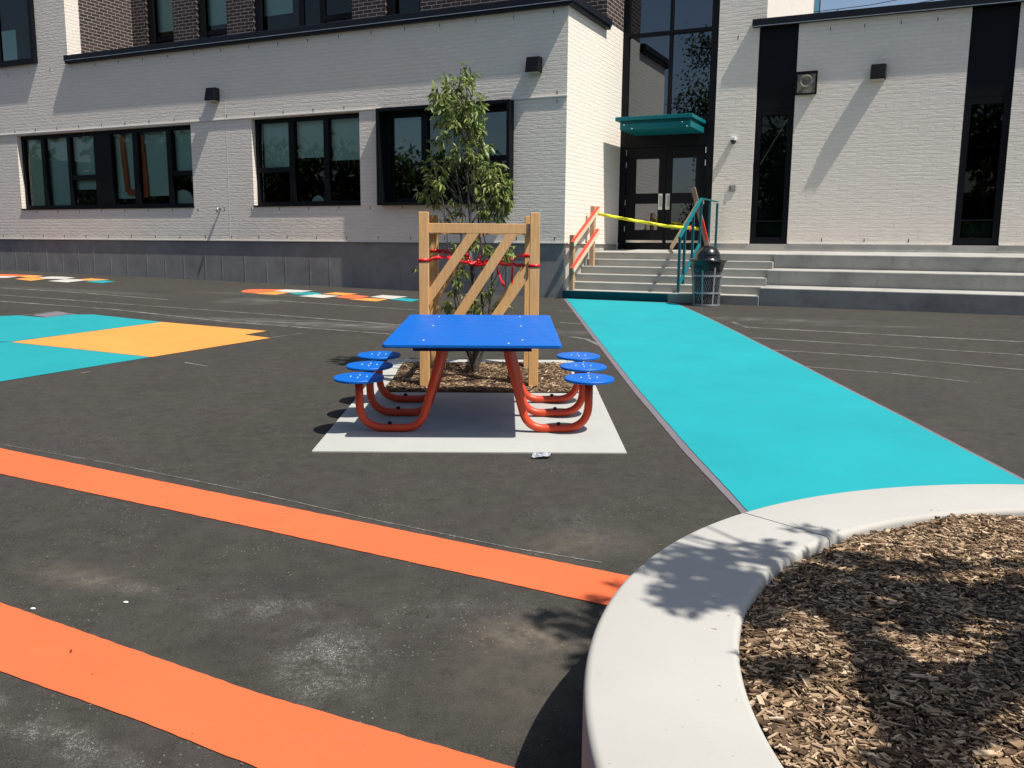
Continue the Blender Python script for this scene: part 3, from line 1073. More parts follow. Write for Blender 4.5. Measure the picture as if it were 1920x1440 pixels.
# things standing inside, seen through the first window
of = MB()
zc = 2.9
for pts in ([(-11.98, 4.25), (-11.86, 2.86), (-11.36, 2.80)], [(-11.30, 4.22), (-11.22, 2.72)]):
    for i in range(len(pts) - 1):
        of.beam((pts[i][0], 0.245, pts[i][1]), (pts[i + 1][0], 0.245, pts[i + 1][1]), 0.03, 0.15, up=(1, 0, 0) if i == 0 else (0, 0, 1))
o = of.build('orange_rack', M['orange_frame'], None)
o.location = (CX, CY, 0)
o.rotation_euler = (0, 0, YAW)
tag(o, 'orange angular frame standing indoors behind the widest classroom window', 'rack')
for (cu, r_, wname) in ((-10.02, 0.36, 'white half-round panel seen low in the right end of the widest classroom window'), (-6.0, 0.17, 'small white half-round object on the sill inside the middle window')):
    d_ = MB()
    N_ = 20
    pts = [(r_ * math.cos(math.pi * i / N_), r_ * 1.05 * math.sin(math.pi * i / N_)) for i in range(N_ + 1)]
    vv = [(x, y_, z) for y_ in (0.0, 0.05) for (x, z) in pts]
    fs = [tuple(range(N_ + 1)), tuple(range(2 * N_ + 1, N_, -1))] + [(i, i + N_ + 1, (i + 1) % (N_ + 1) + N_ + 1, (i + 1) % (N_ + 1)) for i in range(N_ + 1)]
    d_.add(vv, fs)
    o = d_.build('half_round_panel', M['white'], None)
    x_, y_ = W(cu, 0.25)
    o.location = (x_, y_, 2.50)
    o.rotation_euler = (0, 0, YAW)
    tag(o, wname, 'panel', 'half-round panels inside the windows')

# ================================================================== ENTRANCE TOWER + RIGHT WING
N2 = 3.1
tow = facade('entrance_tower', 'white brick entrance tower with tall glazed bay over black double doors', 'building')
mb = MB()
mb.add([(2.05, N2, 1.56), (2.87, N2, 1.56), (2.87, N2, 5.985), (2.05, N2, 5.985)], [(0, 1, 2, 3)])
mb.add([(2.05, N2, 5.985), (3.0, N2, 5.985), (3.0, N2, UPZ), (2.05, N2, UPZ)], [(0, 1, 2, 3)])
mb.add([(3.0, N2, 5.985), (3.0, N2 + 6.5, 5.985), (3.0, N2 + 6.5, UPZ), (3.0, N2, UPZ)], [(0, 1, 2, 3)])
mb.add([(2.05, N2 + .3, 1.56), (2.05, N2, 1.56), (2.05, N2, UPZ), (2.05, N2 + .3, UPZ)], [(0, 1, 2, 3)])
mb.box(0.0, 3.0, N2 + 6.4, N2 + 6.5, 1.5, UPZ)
mb.build('wall', M['brick'], tow)
mb = MB()
mb.box(-0.1, 3.02, N2 - 0.02, N2 + 6.52, UPZ, UPZ + 0.2)
mb.build('roof', M['coping'], tow)
mb = MB()
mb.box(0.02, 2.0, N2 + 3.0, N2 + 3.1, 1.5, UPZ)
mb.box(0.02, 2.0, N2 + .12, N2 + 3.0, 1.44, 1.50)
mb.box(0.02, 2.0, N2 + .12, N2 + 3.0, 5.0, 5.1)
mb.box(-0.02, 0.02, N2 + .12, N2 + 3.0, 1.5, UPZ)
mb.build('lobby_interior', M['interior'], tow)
mb = MB()
mb.box(0.0, 0.13, N2 + .005, N2 + .12, 1.53, UPZ)
mb.box(1.90, 2.05, N2 + .005, N2 + .12, 1.53, UPZ)
mb.box(0.13, 1.90, N2 + .012, N2 + .12, 3.74, 4.33)
mb.box(1.02, 1.08, N2 + .0, N2 + .11, 4.33, UPZ)
mb.box(0.13, 1.90, N2 + .002, N2 + .10, 6.03, 6.10)
mb.box(0.13, 1.90, N2 + .002, N2 + .10, 7.9, 7.97)
cw = mb.build('curtain_wall', M['black_metal'], tow)
g = MB()
g.add([(0.13, N2 + .06, 4.33), (1.90, N2 + .06, 4.33), (1.90, N2 + .06, UPZ), (0.13, N2 + .06, UPZ)], [(0, 1, 2, 3)])
g.build('pane', M['glass_refl'], cw)
# double doors
for (a, b, gl, hinge, hx) in ((0.14, 1.035, (0.36, 0.88), 0.145, 0.89), (1.045, 1.89, (1.17, 1.68), 1.885, 1.05)):
    mb = MB()
    y0, y1 = N2 + .03, N2 + .08
    wall_u = [(gl[0], gl[1], 1.99, 2.55), (gl[0], gl[1], 2.77, 3.50)]
    wall_open(mb, a, b, 1.56, 3.73, y0, wall_u, y1 - y0)
    mb.add([(a, y0, 1.56), (a, y1, 1.56), (a, y1, 3.73), (a, y0, 3.73)], [(0, 1, 2, 3)])
    mb.add([(b, y0, 1.56), (b, y1, 1.56), (b, y1, 3.73), (b, y0, 3.73)], [(0, 1, 2, 3)])
    dr = mb.build('door', M['black_metal'], tow)
    g = MB()
    for (c, d, e, f_) in wall_u:
        g.add([(c, N2 + .055, e), (d, N2 + .055, e), (d, N2 + .055, f_), (c, N2 + .055, f_)], [(0, 1, 2, 3)])
    g.build('pane', M['glass_refl'], dr)
    h_ = MB()
    h_.box(hx, hx + 0.09, y0 - 0.006, y0, 2.42, 2.76)
    h_.tube([(hx + .045, y0 - .006, 2.70), (hx + .045, y0 - .05, 2.70), (hx + .045, y0 - .05, 2.50), (hx + .045, y0 - .006, 2.50)], 0.011, 8)
    h_.build('handle', M['steel'], dr)
    k_ = MB()
    k_.box(a + 0.04, b - 0.03, y0 - 0.004, y0, 1.715, 1.765)
    k_.build('kick_plate', M['steel'], dr)
    for hz in (3.58, 3.32, 2.52, 1.95):
        hg = MB()
        hg.tube([(hinge, y0 - .012, hz), (hinge, y0 - .012, hz + .12)], 0.012, 8)
        hg.build('hinge', M['steel'], dr)
mb = MB()
mb.box(0.13, 1.92, N2 - .04, N2 + .10, 1.50, 1.535)
mb.build('threshold', M['steel'], tow)
# teal canopy
mb = MB()
mb.box(0.26, 1.86, 1.98, 3.09, 4.165, 4.24)
mb.box(0.34, 1.78, 2.06, 3.09, 4.10, 4.165)
mb.box(0.36, 1.83, 2.0, 3.09, 3.985, 4.10)
can = mb.build('canopy', M['teal_metal'], tow, False, 0.004, 1)
for (uu, zz) in ((0.45, 4.08), (0.62, 4.0), (1.66, 4.08), (1.76, 4.0)):
    mb = MB()
    mb.box(uu - .008, uu + .008, 1.975, 2.0, zz - .008, zz + .008)
    mb.build('bolt', M['zinc'], can)

rw = facade('gym_wing', 'low white brick wing with two black full-height window slots and charcoal coping', 'building')
s1, s2, s3 = (2.87, 3.63), (6.66, 7.43), (10.5, 11.27)
mb = MB()
wall_open(mb, 2.87, 14, 1.72, 5.985, N2, [(*s1, 1.72, 5.985), (*s2, 1.72, 5.985), (*s3, 1.72, 5.985)], 0.25)
mb.add([(14, N2, 0.2), (14, N2 + 8, 0.2), (14, N2 + 8, 5.985), (14, N2, 5.985)], [(0, 1, 2, 3)])
mb.build('wall', M['brick'], rw)
mb = MB()
mb.box(2.87, 14, N2 - .115, N2 + .35, 5.985, 6.13)
mb.box(2.74, 2.868, N2 - .115, N2 - .002, 5.985, 6.13)
mb.build('coping', M['coping'], rw, False, 0.006, 1)
mb = MB()
mb.box(2.74, 14, N2 - .12, N2 - .115, 5.983, 5.997)
mb.build('drip_edge', M['galv'], rw)
mb = MB()
mb.box(3.02, 14, N2 + .35, N2 + 8, 5.8, 5.95)
mb.build('roof', M['coping'], rw)
mb = MB()
mb.box(2.06, 14, N2 - .02, N2 + .3, 1.40, 1.705)
mb.build('plinth', M['plinth_lt'], rw)
mb = MB()
for (a, b) in ((2.06, 2.86), (3.64, 6.65), (7.44, 10.5), (11.27, 14)):
    mb.box(a, b, N2 - .03, N2 - 0.0, 1.705, 1.723)
mb.build('base_flashing', M['trim'], rw)
mb = MB()
for uu in (4.3, 5.1, 5.9, 6.35, 8.0, 8.8):
    if uu not in (6.35,):
        mb = MB()
        mb.box(uu - .006, uu + .006, N2 - .004, N2, 1.76, 1.82)
        mb.build('weep_vent', M['black_metal'], rw)
for uu in (4.22, 4.84, 5.48, 6.1, 7.9, 8.6, 2.45):
    mb = MB()
    mb.box(uu - .006, uu + .006, N2 - .004, N2, 5.80, 5.87)
    mb.build('weep_vent', M['black_metal'], rw)
for (a, b) in (s1, s2, s3):
    mb = MB()
    mb.box(a, b, N2 + .03, N2 + .08, 4.40, 5.985)
    mb.build('spandrel_panel', M['black_metal'], rw)
    wdw = window(a, b, 1.725, 4.395, N2 + .03, [], rw, M['glass_dark'], fr=0.12, name='window', sill=False, transoms=[(a + .12, b - .12, 2.17, .03)])
    bb = MB()
    bb.box(a + .14, b - .14, N2 + .16, N2 + .165, 1.85, 2.13)
    bb.build('radiator_cover', M['blind'], wdw)
mb = MB()
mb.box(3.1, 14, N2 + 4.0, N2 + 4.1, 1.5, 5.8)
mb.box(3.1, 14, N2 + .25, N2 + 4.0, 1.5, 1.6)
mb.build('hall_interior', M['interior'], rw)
mb = MB()
for (uu, zz, nn) in ((3.2, 4.17, 1.2), (7.0, 4.22, 1.2), (7.0, 3.72, 2.4)):
    mb.box(uu - .25, uu + .5, N2 + nn, N2 + nn + .15, zz, zz + .04)
mb.build('ceiling_light', M['white'], rw)

# ================================================================== STEPS AND SEATING TERRACE
st = facade('terraced_steps', 'concrete stair flight beside broad seating terraces rising to the entrance', 'steps')
ztop = [0.80, 0.945, 1.09, 1.235, 1.375, 1.515]
UR = 3.68
EPS = 0.004
for k in range(5):
    mb = MB()
    ra = 0.022 if k else 0.035
    zb_ = ztop[k] - (0.16 if k else 0.22)
    na, nb = 0.30 * k + (0.05 if k else 0.0), 0.30 * (k + 1) + 0.10
    ua, ub = -0.02, UR - 0.002
    mb.add([(ua, na + ra, zb_), (ub, na + ra, zb_), (ub, nb, zb_), (ua, nb, zb_), (ua, na, ztop[k]), (ub, na, ztop[k]), (ub, nb, ztop[k]), (ua, nb, ztop[k])],
           [(3, 2, 1, 0), (4, 5, 6, 7), (0, 1, 5, 4), (1, 2, 6, 5), (2, 3, 7, 6), (3, 0, 4, 7)])
    mb.build('step', M['steps_clean'], st, False, 0.014, 2)
mb = MB()
mb.add([(-0.02, 1.63, 1.0), (UR, 1.63, 1.0), (UR, N2 - .001, 1.0), (-0.02, N2 - .001, 1.0),
        (-0.02, 1.55, 1.515), (UR, 1.55, 1.515), (UR, N2 - .001, 1.565), (-0.02, N2 - .001, 1.565)],
       [(3, 2, 1, 0), (4, 5, 6, 7), (0, 1, 5, 4), (1, 2, 6, 5), (2, 3, 7, 6), (3, 0, 4, 7)])
mb.build('landing', M['steps_clean'], st, False, 0.014, 2)
for (n0, n1, z0, z1) in ((0.0, 0.66, 0.945, 0.963), (0.66, 1.32, 1.235, 1.253), (1.32, N2 - .001, 1.515, 1.565)):
    for (ua, ub) in ((UR + .002, 8.9), (8.906, 14)):
        mb = MB()
        rk = (z0 - 0.1) * 0.14 if n0 == 0 else (z0 - 0.1) * 0.13
        mb.add([(ua, n0 + rk, 0.1), (ub, n0 + rk, 0.1), (ub, n1, 0.1), (ua, n1, 0.1), (ua, n0, z0), (ub, n0, z0), (ub, n1, z1), (ua, n1, z1)],
               [(3, 2, 1, 0), (4, 5, 6, 7), (0, 1, 5, 4), (1, 2, 6, 5), (2, 3, 7, 6), (3, 0, 4, 7)])
        mb.build('seating_terrace', M['steps'], st, False, 0.016, 2)
# painted lowest riser, its shade put into the darker teal
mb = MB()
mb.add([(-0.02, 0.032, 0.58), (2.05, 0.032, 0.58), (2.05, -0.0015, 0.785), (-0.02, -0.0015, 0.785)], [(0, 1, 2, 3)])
mb.build('shaded_painted_riser', M['teal_shaded'], st)


# ------------------------------------------------------------------ fittings on the walls
def wall_lamp(u, n, z, label):
    t = thing('wall_lamp', label, 'wall lamp', (*W(u, n), z), (0, 0, YAW), 'black wall lamps')
    mb = MB()
    # wedge housing, deeper at the bottom
    x, d0, d1, h = 0.135, 0.15, 0.22, 0.28
    mb.add([(-x, -d1, 0), (x, -d1, 0), (x, 0, 0), (-x, 0, 0), (-x, -d0, h), (x, -d0, h), (x, 0, h), (-x, 0, h)],
           [(3, 2, 1, 0), (4, 5, 6, 7), (0, 1, 5, 4), (1, 2, 6, 5), (2, 3, 7, 6), (3, 0, 4, 7)])
    mb.build('housing', M['black_metal'], t, False, 0.012, 2)
    l_ = MB()
    l_.box(-x + .02, x - .02, -d1 + .02, -0.03, -0.012, 0.0)
    l_.build('lens', M['lens'], t)
    return t


wall_lamp(-8.62, 0, 4.80, 'black wedge wall lamp above the wall between the two leftmost windows')
wall_lamp(-0.64, 0, 4.83, 'black wedge wall lamp nearest the free corner of the classroom wing')
wall_lamp(5.15, N2, 4.81, 'black wedge wall lamp high between the two black window slots')
wall_lamp(-16.35, 0, 4.40, 'black wall lamp cut by the left edge of the picture')

t = thing('wall_speaker', 'worn beige square loudspeaker box on the wall beside the black slot', 'speaker', (*W(3.84, N2), 4.84), (0, 0, YAW))
mb = MB()
mb.box(-0.19, 0.19, -0.07, 0, -0.21, 0.21)
mb.build('box', M['beige'], t, False, 0.01, 2)
mb = MB()
mb.box(-0.205, -0.17, -0.085, -0.0705, -0.225, 0.225)
mb.box(0.17, 0.205, -0.085, -0.0705, -0.225, 0.225)
mb.box(-0.17, 0.17, -0.085, -0.0705, 0.17, 0.225)
mb.box(-0.17, 0.17, -0.085, -0.0705, -0.225, -0.19)
mb.build('frame', M['black_metal'], t, False, 0.004, 1)
mb = MB()
ps = [(0.03, 0.0), (0.05, 0.03), (0.10, 0.07), (0.125, 0.075), (0.12, 0.085), (0.09, 0.075), (0.04, 0.03), (0.0, 0.03)]
mb.lathe([(r_, z_) for r_, z_ in ps], n=20, close=False)
horn = mb.build('horn', M['beige'], t, True)
horn.rotation_euler = (R(90), 0, 0)
horn.location = (0.0, -0.07, 0.02)

t = thing('dome_camera', 'small white dome camera on the pale wall right of the doors', 'camera', (*W(2.46, N2), 3.80), (0, 0, YAW))
mb = MB()
mb.box(-0.05, 0.05, -0.10, 0, 0.0, 0.07)
mb.build('bracket', M['white'], t, False, 0.01, 2)
mb = MB()
mb.lathe([(0.0, -0.075), (0.035, -0.065), (0.055, -0.03), (0.06, 0.0), (0.05, 0.01)], 0, -0.06, 16)
mb.build('dome', M['black_plastic'], t, True)

t = thing('outlet_box', 'small grey outlet cover on the pale wall below the dome camera', 'outlet', (*W(2.475, N2), 2.84), (0, 0, YAW))
mb = MB()
mb.box(-0.065, 0.065, -0.02, 0, -0.065, 0.065)
mb.build('cover', M['beige'], t, False, 0.006, 2)
mb = MB()
mb.box(-0.03, 0.03, -0.03, -0.0205, -0.05, 0.045)
mb.build('flap', M['galv'], t, False, 0.004, 1)

t = thing('hose_tap', 'small metal hose tap on the wall between the two leftmost windows', 'tap', (*W(-8.6, 0), 2.42), (0, 0, YAW))
mb = MB()
mb.tube([(0, 0, 0), (0, -0.09, 0), (0, -0.12, -0.03), (0, -0.12, -0.09)], 0.022, 10)
mb.build('spout', M['galv'], t, True)
mb = MB()
mb.lathe([(0.0, 0.0), (0.035, 0.0), (0.035, 0.012), (0.0, 0.012)], 0, -0.07, 12)
o = mb.build('handle', M['galv'], t)
o.location = (0, 0, 0.035)

# ------------------------------------------------------------------ temporary wooden handrail on the left of the stairs
t = facade('wooden_handrail', 'temporary lumber handrail with red painted rails against the sunlit wall', 'handrail')
for (n_, z0, z1) in ((0.05, 0.80, 1.84), (1.13, 1.235, 2.42)):
    mb = MB()
    mb.box(0.10, 0.19, n_ - .045, n_ + .045, z0, z1)
    mb.build('post', M['wood_brown'], t, False, 0.004, 1)
for (z0, z1) in ((1.66, 2.37), (1.17, 1.93)):
    mb = MB()
    mb.beam((0.215, -0.08, z0), (0.215, 1.28, z1), 0.04, 0.10)
    rl = mb.build('rail', M['wood_pale'], t, False, 0.003, 1)
    mb = MB()
    off = Vector((0, -(z1 - z0), 1.36)).normalized() * 0.0535
    mb.beam(Vector((0.207, -0.085, z0)) + off, Vector((0.207, 1.285, z1)) + off, 0.065, 0.006)
    mb.build('red_cap', M['red_paint'], rl)

# ------------------------------------------------------------------ teal steel handrail
t = facade('steel_handrail', 'teal steel handrail with vertical bars down the middle of the stairs', 'handrail')


def tread(n_):
    k = int(max(0, n_ - 0.05) / 0.30)
    return ztop[min(k, 5)] if n_ < 1.55 else 1.515 + (n_ - 1.55) * 0.032


mb = MB()
u_ = 2.2
mb.beam((u_, 0.10, 1.79), (u_, 1.60, 2.56), 0.06, 0.035)
mb.beam((u_, 1.59, 2.565), (u_, 3.02, 2.565), 0.06, 0.022)
mb.build('top_rail', M['teal_metal'], t, False, 0.004, 1)
mb = MB()
mb.beam((u_, 0.14, 0.93), (u_, 1.60, 1.68), 0.045, 0.05)
mb.build('bottom_rail', M['teal_metal'], t, False, 0.003, 1)
for n_ in (0.15, 0.48, 1.06, 1.62, 2.35, 3.0):
    mb = MB()
    zt = 1.79 + (n_ - 0.10) * 0.5133 if n_ < 1.6 else 2.555
    mb.box(u_ - .022, u_ + .022, n_ - .022, n_ + .022, tread(n_) - 0.02, zt - 0.02)
    mb.build('post', M['teal_shaded'], t, False, 0.003, 1)  # same teal as the rails, with the posts' shade put into the colour

# planks leaning at the handrail
o = MB().beam((1.27, 2.9, 1.60), (2.14, 1.62, 2.47), 0.035, 0.10, up=(0, 0, 1)).build('leaning_plank', M['wood_pale'], None, False, 0.002, 1)
o.location = (CX, CY, 0)
o.rotation_euler = (0, 0, YAW)
tag(o, 'pale new plank leaning from the landing up to the top of the teal handrail', 'plank', 'planks leaning at the handrail')
mb = MB()
mb.beam((2.30, 1.92, 1.60), (2.00, 1.72, 2.78), 0.09, 0.04, up=(0, 1, 0))
o = mb.build('leaning_plank', M['wood_grey'], None, False, 0.002, 1)
o.location = (CX, CY, 0)
o.rotation_euler = (0, 0, YAW)
tag(o, 'weathered brown plank with red paint standing steeply behind the rubbish bin', 'plank', 'planks leaning at the handrail')
mb = MB()
mb.beam((2.255, 1.86, 1.78), (2.16, 1.80, 2.16), 0.034, 0.042, up=(0, 1, 0))
mb.build('red_paint_stripe', M['red_paint'], o).location = (0.035, -0.004, 0)


def ribbon(name, pts, width, mat, label=None, cat=None, parent=None, twist=0.6, wide=(0, 0, 1), n=14, sag=0.0, crump=0.008):
    mb = MB()
    P = [Vector(p) for p in pts]
    seg = []
    for i in range(len(P) - 1):
        for j in range(n):
            t_ = j / n
            p = P[i].lerp(P[i + 1], t_)
            p = p + Vector((0, 0, -sag * 4 * t_ * (1 - t_)))
            seg.append(p)
    seg.append(P[-1])
    vv, fs = [], []
    for i, p in enumerate(seg):
        a = twist * math.sin(i * 0.7 + len(pts))
        wv = Vector(wide) * math.cos(a) * width / 2 + Vector((0, 1, 0)) * math.sin(a) * width / 2
        off = Vector((0, random.uniform(-crump, crump), random.uniform(-crump, crump)))
        vv += [p - wv + off, p + wv + off]
    for i in range(len(seg) - 1):
        fs.append((2 * i, 2 * i + 2, 2 * i + 3, 2 * i + 1))
    mb.add(vv, fs)
    o = mb.build(name, mat, parent, True)
    sd = o.modifiers.new("thickness", 'SOLIDIFY')
    sd.thickness = 0.0015
    if label:
        tag(o, label, cat)
    return o


tp = ribbon('caution_tape', [(0.20, 1.15, 2.30), (0.24, 1.16, 2.27), (0.9, 1.30, 2.145), (1.55, 1.48, 2.035), (2.17, 1.62, 1.985), (2.21, 1.60, 1.98)], 0.062, M['tape'],
            'yellow caution tape stretched across the stairs from the wooden to the teal handrail', 'barrier tape', twist=0.45, crump=0.003)
tp.location = (CX, CY, 0)
tp.rotation_euler = (0, 0, YAW)


def text_mesh(body, size, mat, parent, mtx, ext=0.0008, name='lettering'):
    cu = bpy.data.curves.new(name, 'FONT')
    cu.body = body
    cu.size = size
    cu.extrude = ext
    cu.align_x = 'CENTER'
    cu.align_y = 'CENTER'
    tmp = bpy.data.objects.new('tmp', cu)
    COL.objects.link(tmp)
    dg = bpy.context.evaluated_depsgraph_get()
    me = bpy.data.meshes.new_from_object(tmp.evaluated_get(dg))
    bpy.data.objects.remove(tmp)
    me.materials.clear()
    me.materials.append(mat)
    o = bpy.data.objects.new(name, me)
    COL.objects.link(o)
    o.parent = parent
    o.matrix_local = mtx
    return o


for (pu, pn, pz) in ((0.72, 1.262, 2.180), (1.32, 1.414, 2.072)):
    mt_ = Matrix.Translation((pu, pn - 0.013, pz)) @ Matrix.Rotation(0.23, 4, 'Z') @ Matrix.Rotation(R(90), 4, 'X') @ Matrix.Rotation(-0.165, 4, 'Z')
    text_mesh('CAUTION', 0.050, M['ink'], tp, mt_)
o = ribbon('pink_ribbon_knot', [(2.17, 0.98, 2.10), (2.165, 1.12, 2.16), (2.17, 1.20, 2.28), (2.165, 1.10, 2.05), (2.17, 0.9, 1.94)], 0.05, M['pink'],
           'torn pink ribbon tied under the sloping teal rail', 'ribbon', twist=1.2, n=5, crump=0.015)
o.location = (CX, CY, 0)
o.rotation_euler = (0, 0, YAW)
o = ribbon('red_ribbon_knot', [(2.17, 0.55, 1.78), (2.165, 0.62, 1.70), (2.17, 0.70, 1.74), (2.165, 0.63, 1.66)], 0.05, M['ribbon'],
           'red ribbon knot at the lower bars of the teal handrail', 'ribbon', twist=1.2, n=5, crump=0.015)
o.location = (CX, CY, 0)
o.rotation_euler = (0, 0, YAW)

# ------------------------------------------------------------------ rubbish bin
bx_, by_ = 3.405, 15.47
gz = ground(bx_, by_)
t = thing('rubbish_bin', 'black domed rubbish bin in a galvanised mesh basket before the stairs', 'bin', (bx_, by_, gz))
t.scale = (0.97, 0.97, 0.97)
prof = [(0.215, 0.02), (0.222, 0.2), (0.24, 0.45), (0.262, 0.68)]
mb = MB()
mb.lathe(prof, n=36)
mb.build('liner_bag', M['liner'], t, True)


def brad(z):
    return 0.232 + 0.047 * z / 0.68 if z > 0 else 0.232


mb = MB()
for k in range(40):
    for sgn in (1, -1):
        pts = []
        for i in range(13):
            z = 0.02 + 0.64 * i / 12
            a = 2 * math.pi * k / 40 + sgn * i * 0.075
            pts.append((brad(z) * math.cos(a), brad(z) * math.sin(a), z))
        mb.tube(pts, 0.0016, 3, False)
mb.build('wire_mesh', M['galv'], t)
mb = MB()
for k in range(8):
    a = 2 * math.pi * (k + 0.35) / 8
    p0 = Vector((brad(0) * 1.02 * math.cos(a), brad(0) * 1.02 * math.sin(a), 0.0))
    p1 = Vector((brad(.68) * 1.02 * math.cos(a), brad(.68) * 1.02 * math.sin(a), 0.68))
    mb.beam(p0, p1, 0.028, 0.008, up=(math.cos(a), math.sin(a), 0))
for z in (0.0, 0.215, 0.52):
    r_ = brad(z) * 1.03
    mb.lathe([(r_, z), (r_ + .006, z), (r_ + .006, z + .03), (r_, z + .03), (r_, z)], n=36, close=False)
mb.build('basket', M['galv'], t)
mb = MB()
pr_ = [(0.268, 0.60), (0.285, 0.64), (0.29, 0.70), (0.30, 0.78), (0.318, 0.80), (0.312, 0.812), (0.24, 0.80)]
nn_ = 40
vv = []
for (r_, z) in pr_:
    for j in range(nn_):
        a = 2 * math.pi * j / nn_
        wob = 1 + 0.018 * math.sin(5 * a + z * 9) + 0.012 * math.sin(11 * a)
        ex = 1.0 + (0.10 * max(0, math.cos(a)) ** 3 if z > 0.75 else 0)
        vv.append((r_ * wob * ex * math.cos(a), r_ * wob * math.sin(a), z + 0.012 * math.sin(3 * a + 1) * (z > 0.62)))
mb.add(vv, [(i * nn_ + j, i * nn_ + (j + 1) % nn_, (i + 1) * nn_ + (j + 1) % nn_, (i + 1) * nn_ + j) for i in range(len(pr_) - 1) for j in range(nn_)])
mb.build('bag_rim', M['liner'], t, True)
mb = MB()
pr_ = [(0.245, 0.79), (0.245, 0.82), (0.232, 0.835)] + [(0.228 * math.cos(a), 0.84 + 0.235 * math.sin(a)) for a in [R(x) for x in range(0, 91, 9)]]
mb.lathe([(max(r_, 0.0), z) for r_, z in pr_], n=40)
lid = mb.build('dome_lid', M['black_plastic'], t, True)
mb = MB()
# flap door on the dome, facing the yard
vv, fs = [], []
for i in range(9):
    for j in range(7):
        a = R(-118 + i * 9.5)
        e = R(14 + j * 7)
        vv.append((0.234 * math.cos(e) * math.cos(a), 0.234 * math.cos(e) * math.sin(a), 0.84 + 0.24 * math.sin(e)))
fs = [(i * 7 + j, (i + 1) * 7 + j, (i + 1) * 7 + j + 1, i * 7 + j + 1) for i in range(8) for j in range(6)]
mb.add(vv, fs)
fl = mb.build('flap', M['black_plastic'], lid, True)
fl.modifiers.new("thickness", 'SOLIDIFY').thickness = 0.008

# ------------------------------------------------------------------ picnic table
TX, TY = -0.285, 6.98
t = thing('picnic_table', 'blue rectangular picnic table with six round stools on orange tubes', 'picnic table', (TX, TY, ground(TX, TY) + 0.012), (0.0371, -0.0035, 0.006))
TH = 0.722
mb = MB()


def rrect(x0, x1, y0, y1, r_, n=6):
    P = []
    for (cx, cy, a0) in ((x1 - r_, y1 - r_, 0), (x0 + r_, y1 - r_, 90), (x0 + r_, y0 + r_, 180), (x1 - r_, y0 + r_, 270)):
        for i in range(n + 1):
            a = R(a0 + 90 * i / n)
            P.append((cx + r_ * math.cos(a), cy + r_ * math.sin(a)))
    return P


P = rrect(-0.628, 0.628, -0.895, 0.895, 0.03)
N_ = len(P)
mb.add([(x, y, TH - .027) for x, y in P] + [(x, y, TH) for x, y in P], [tuple(range(N_ - 1, -1, -1)), tuple(range(N_, 2 * N_))] + [(i, (i + 1) % N_, N_ + (i + 1) % N_, N_ + i) for i in range(N_)])
mb.build('tabletop', M['blue'], t, False, 0.007, 3)
mb = MB()
mb.box(-0.42, 0.42, -0.80, -0.74, TH - .062, TH - .028)
mb.box(-0.36, 0.36, 0.47, 0.57, TH - .05, TH - .028)
mb.box(-0.36, -0.24, -0.74, 0.74, TH - .068, TH - .051)
mb.box(0.24, 0.36, -0.74, 0.74, TH - .068, TH - .051)
mb.build('support_plate', M['navy'], t)
for (x, y) in ((-0.355, 0.11), (-0.355, -0.70), (-0.355, 0.74), (0.355, 0.11), (0.355, -0.66), (0.355, 0.74), (0.255, -0.835)):
    mb = MB()
    mb.lathe([(0.007, TH - .001), (0.007, TH + .002), (0.004, TH + .004), (0.0, TH + .005)], x, y, 10)
    mb.build('bolt_head', M['zinc'], t)


def bend(pts, rad, n=8):
    """round the corners of a polyline"""
    out = [Vector(pts[0])]
    for i in range(1, len(pts) - 1):
        p, a, b = Vector(pts[i]), Vector(pts[i - 1]), Vector(pts[i + 1])
        da, db = (a - p).normalized(), (b - p).normalized()
        r_ = rad[i - 1]
        s, e = p + da * r_, p + db * r_
        for k in range(n + 1):
            q = k / n
            out.append((1 - q) ** 2 * s + 2 * q * (1 - q) * p + q * q * e)
    out.append(Vector(pts[-1]))
    return out


for ry in (-0.515, 0.0, 0.52):
    for sgn in (-1, 1):
        c_ = 0.018
        path = bend([(sgn * 0.858, ry, 0.395), (sgn * 0.858, ry, 0.031), (sgn * 0.40, ry, 0.031), (sgn * 0.255, ry, 0.57), (sgn * 0.245, ry, TH - .068)], [0.19, 0.13, 0.05], 9)
        mb = MB()
        mb.tube(path, 0.0305, 18)
        lg = mb.build('tube_frame', M['red_tube'], t, True)
        mb = MB()
        mb.lathe([(0.016, 0.055), (0.016, 0.072), (0.010, 0.078), (0.0, 0.079)], sgn * 0.635, ry, 10)
        mb.build('anchor_bolt', M['black_metal'], lg)
        mb = MB()
        mb.lathe([(0.11, 0.386), (0.11, 0.397)], sgn * 0.858, ry, 20)
        mb.lathe([(0.05, 0.37), (0.05, 0.386)], sgn * 0.858, ry, 16)
        mb.build('seat_plate', M['black_metal'], lg)
        mb = MB()
        mb.lathe([(0.176, 0.398), (0.186, 0.403), (0.187, 0.415), (0.181, 0.421), (0.0, 0.422)], sgn * 0.858, ry, 48)
        s_ = mb.build('seat', M['blue'], t, 'auto')
        for (dx, dy) in ((-.06, 0), (.06, 0), (0, -.05), (0, .055)):
            mb = MB()
            mb.lathe([(0.0065, 0.421), (0.0065, 0.424), (0.0, 0.427)], sgn * 0.858 + dx, ry + dy, 8)
            mb.build('bolt_head', M['zinc'], s_)

